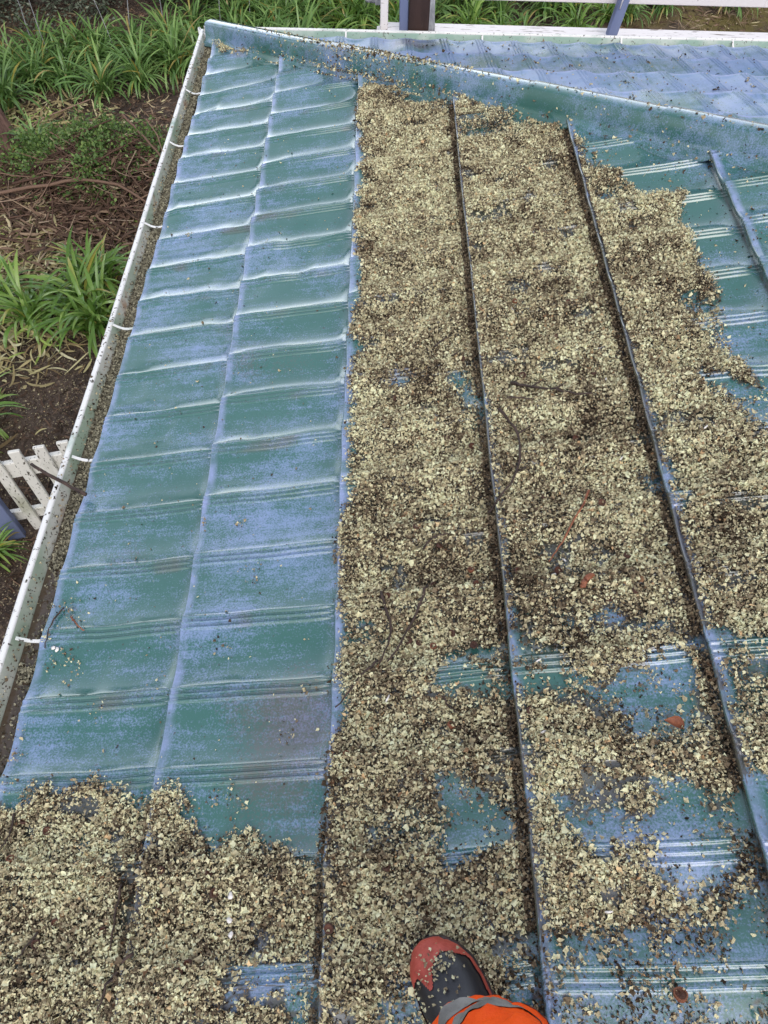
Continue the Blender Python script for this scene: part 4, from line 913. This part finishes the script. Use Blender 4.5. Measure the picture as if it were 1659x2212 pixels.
# ------------------------------------------------------------------ shrubs, weeds and tree
def leafcloud(name, C, size, tone, mat, parent=None, elong=2.2, updir=.4):
    n = len(C); d = rng.normal(0, 1, (n, 3)); d[:, 2] = np.abs(d[:, 2]) * updir + .1; d /= np.linalg.norm(d, axis=1)[:, None]
    s = np.cross(d, rng.normal(0, 1, (n, 3))); s /= np.linalg.norm(s, axis=1)[:, None]; nrm = np.cross(d, s)
    L = size[:, None]; W = L / elong
    V = np.stack([C, C + d * L * .5 + s * W * .5 + nrm * L * .06, C + d * L - nrm * L * .08, C + d * L * .5 - s * W * .5 + nrm * L * .06], 1)
    Q = np.arange(n * 4).reshape(n, 4)
    return mesh_obj(name, V.reshape(-1, 3), Q, mat, parent, True, {'tone': np.repeat(np.clip(tone, 0, 1), 4)})
def shrub(name, loc, rad, nl, leaf, mat, label, cat='shrub', nbr=26, elong=2.2, group=None, grey=0):
    root = empty(name, loc); tag(root, label, cat, group)
    mb = MB(); tips = []
    for k in range(nbr):
        az = random.uniform(0, 6.28); el = random.uniform(.15, 1.5); L = random.uniform(.65, 1.0)
        e = np.array([math.cos(az) * math.cos(el) * rad[0], math.sin(az) * math.cos(el) * rad[1], math.sin(el) * rad[2]]) * L
        p = np.stack([e * t + rng.normal(0, .035, 3) * t + [0, 0, .25 * rad[2] * t * (1 - t)] for t in np.linspace(0, 1, 6)]); mb.tube(p, .018 * rad[2] * np.linspace(1, .25, 6), 5, False)
        for j in (3, 4, 5): tips.append(p[j])
        for q in range(3):
            e2 = p[4] + rng.normal(0, .22, 3) * np.array(rad); mb.tube(np.linspace(p[3], e2, 4), .008 * rad[2] * np.linspace(1, .3, 4), 4, False); tips.append(e2)
    st_ = mb.build('stem', M['trunkdark'], root)
    tips = np.array(tips); ci = rng.integers(0, len(tips), nl); C = tips[ci] + rng.normal(0, .105, (nl, 3)) * np.array(rad) * 1.1; C[:, 2] = np.abs(C[:, 2]) + .02
    nf = int(nl * .62); az_ = rng.uniform(0, 2 * np.pi, nf); zz_ = rng.uniform(0, .9, nf); lump = .62 + .5 * fbm(az_ * 3.1 + loc[0], zz_ * 5, 7, 3); rr_ = np.sqrt(1 - zz_ ** 2 * .8) * lump * rng.uniform(.8, 1.03, nf)
    C[:nf] = np.stack([np.cos(az_) * rr_ * rad[0], np.sin(az_) * rr_ * rad[1], zz_ * rad[2]], -1)
    tone = rng.beta(2, 2.4, nl) * .8 + (rng.random(len(tips)) * .3)[ci]
    leafcloud('foliage', C, leaf * rng.uniform(.6, 1.3, nl), tone, mat, root, elong)
    return root
shrub('leafy_shrub', (-4.75, 10.2, -2.4), (.9, .8, 1.9), 9000, .085, M['bush'], 'dark shrub with broad light leaves in the top left corner', elong=1.5)
shrub('grey_shrub', (-3.35, 10.3, -2.4), (1.0, .8, 1.75), 16000, .05, M['bushg'], 'fine-leaved grey-green shrub behind the green bank, left of the gap')
shrub('dark_shrub', (-2.35, 11.4, -2.3), (1.1, 1.0, 2.2), 13000, .055, M['bush'], 'very dark shrub at the back between the grey one and the glossy one')
shrub('glossy_shrub', (-1.35, 10.75, -2.35), (.9, .8, 2.0), 11000, .075, M['bush'], 'shrub with glossy oval leaves and bare twigs behind the bank', elong=2.6)
shrub('twiggy_shrub', (-.15, 11.6, -2.3), (1.1, .8, 1.8), 8000, .06, M['bush'], 'twiggy shrub behind the bank near the roof corner', elong=3)
shrub('dark_shrub', (1.3, 12.9, -2.2), (1.6, .9, 2.2), 11000, .07, M['bush'], 'dark shrub far back above the far eave')
shrub('dark_shrub', (-5.9, 11.2, -2.3), (1.3, 1.0, 2.3), 9000, .07, M['bush'], 'dark shrub behind the broad-leaved one at far left')
for i, xx_ in enumerate(np.arange(-9, 12, 2.6)):
    shrub('hedge_shrub', (xx_, 14.6 + (i % 2) * .5, -2.0), (1.9, 1.2, 2.9), 8000, .12, M['bush'], 'tall dark shrub in the row at the back of the garden', group='row of shrubs at the back of the garden', nbr=22)
# dry flower stalks and canes in front of the shrubs
for i, (x, y, h_, lx) in enumerate(((-2.98, 8.9, 1.05, .02), (-3.2, 9.1, 1.0, .0), (-2.15, 9.4, 1.15, .22), (-1.75, 9.5, 1.3, .10), (-1.1, 9.6, 1.2, .14), (-.75, 9.9, 1.2, .05), (-2.2, 9.0, 1.0, -.18), (-.45, 10.2, 1.25, .1))):
    z0 = float(gz(x, y)); mb = MB(); P = np.stack([(x + lx * t, y, z0 + h_ * t) for t in np.linspace(0, 1, 7)]) + rng.normal(0, .008, (7, 3)); mb.tube(P, .006 * np.linspace(1, .6, 7), 5)
    if i % 2 == 0:
        for j in range(14):
            a = random.uniform(0, 6.28); mb.tube([P[-1], P[-1] + np.array([math.cos(a), math.sin(a), random.uniform(.1, 1)]) * .05], .0022, 3)
    o = mb.build('dry_stalk', M['greywood']); tag(o, ('dry pale stalk with a seed head' if i % 2 == 0 else 'bare pale cane') + ' standing in the green bank before the shrubs', 'stalk', 'dry stalks in the green bank')
# weeds over the brush heap
n = 9000; C = np.stack([-1.92 + rng.normal(0, .36, n), 6.78 + rng.normal(0, .24, n), np.zeros(n)], -1); C2 = C[:2600] + [-.62, -.16, 0]; C2[:, :2] = np.array([-2.45, 6.62]) + rng.normal(0, .17, (2600, 2)); C = np.concatenate([C, C2, np.stack([-1.85 + rng.normal(0, .18, 1800), 6.25 + rng.normal(0, .16, 1800), np.zeros(1800)], -1)])
C[:, 2] = gz(C[:, 0], C[:, 1]) + np.abs(rng.normal(0, .11, len(C))) * (.35 + fbm(C[:, 0] * 5 + 50, C[:, 1] * 5, 4)) + .03
kp = fbm(C[:, 0] * 6 + 50, C[:, 1] * 6, 14) > .40; C = C[kp]
o = leafcloud('creeping_weed', C, rng.uniform(.018, .05, len(C)), rng.beta(2, 2, len(C)), M['weed'], None, 1.8, .8); tag(o, 'fresh green weed creeping over the top of the brush heap', 'weed', kind='stuff')
n = 1500; x = rng.uniform(4.6, 7, n); y = rng.uniform(9.6, 11.2, n); kp = fbm(x * 2, y * 2, 3) > .5; x, y = x[kp], y[kp]
o = strips('dry_grass', np.stack([x, y, gz(x, y) + .05], -1), rng.uniform(0, 6.28, len(x)), rng.uniform(.08, .2, len(x)), rng.uniform(.003, .008, len(x)), rng.uniform(.5, .95, len(x)), M['litter'], pitch=.9); tag(o, 'tufts of dry grass on the mossy ground beyond the railing', 'grass', kind='stuff')
# tree at the left edge
tb = np.array([-2.93, 6.95, GZ - .05]); tree = empty('tree', tuple(tb)); tag(tree, 'leaning stringy-barked tree trunk at the left picture edge', 'tree')
mb = MB(); zz = np.linspace(0, 1, 40); P = []
for t in zz:
    r = .17 * (1 - .45 * t) + .13 * math.exp(-t * 22); c_ = np.array([-.75 * t - .15 * t * t, .45 * t, 5.5 * t])
    P.append([c_ + [r * math.cos(a) * (1 + .07 * math.sin(7 * a + 2 * t)), r * math.sin(a) * (1 + .06 * math.cos(5 * a)), 0] for a in np.linspace(0, 2 * np.pi, 32, endpoint=False)])
mb.grid(np.array(P), close_v=True)
limbs = []
for k in range(7):
    t0 = .7 + .045 * k; s0 = np.array([-.75 * t0 - .15 * t0 * t0, .45 * t0, 5.5 * t0]); a = 2.2 + k * 1.15; e = s0 + np.array([math.cos(a) * 1.3, math.sin(a) * 1.0, 1.3]); p = np.linspace(s0, e, 6) + rng.normal(0, .04, (6, 3)); mb.tube(p, np.linspace(.06, .02, 6), 7, False); limbs += [p[3], p[4], p[5]]
mb.build('trunk', M['trunk'], tree)
limbs = np.array(limbs); ci = rng.integers(0, len(limbs), 9000); leafcloud('crown', limbs[ci] + rng.normal(0, .38, (9000, 3)), rng.uniform(.06, .13, 9000), rng.beta(2, 2, 9000), M['bush'], tree, 5)
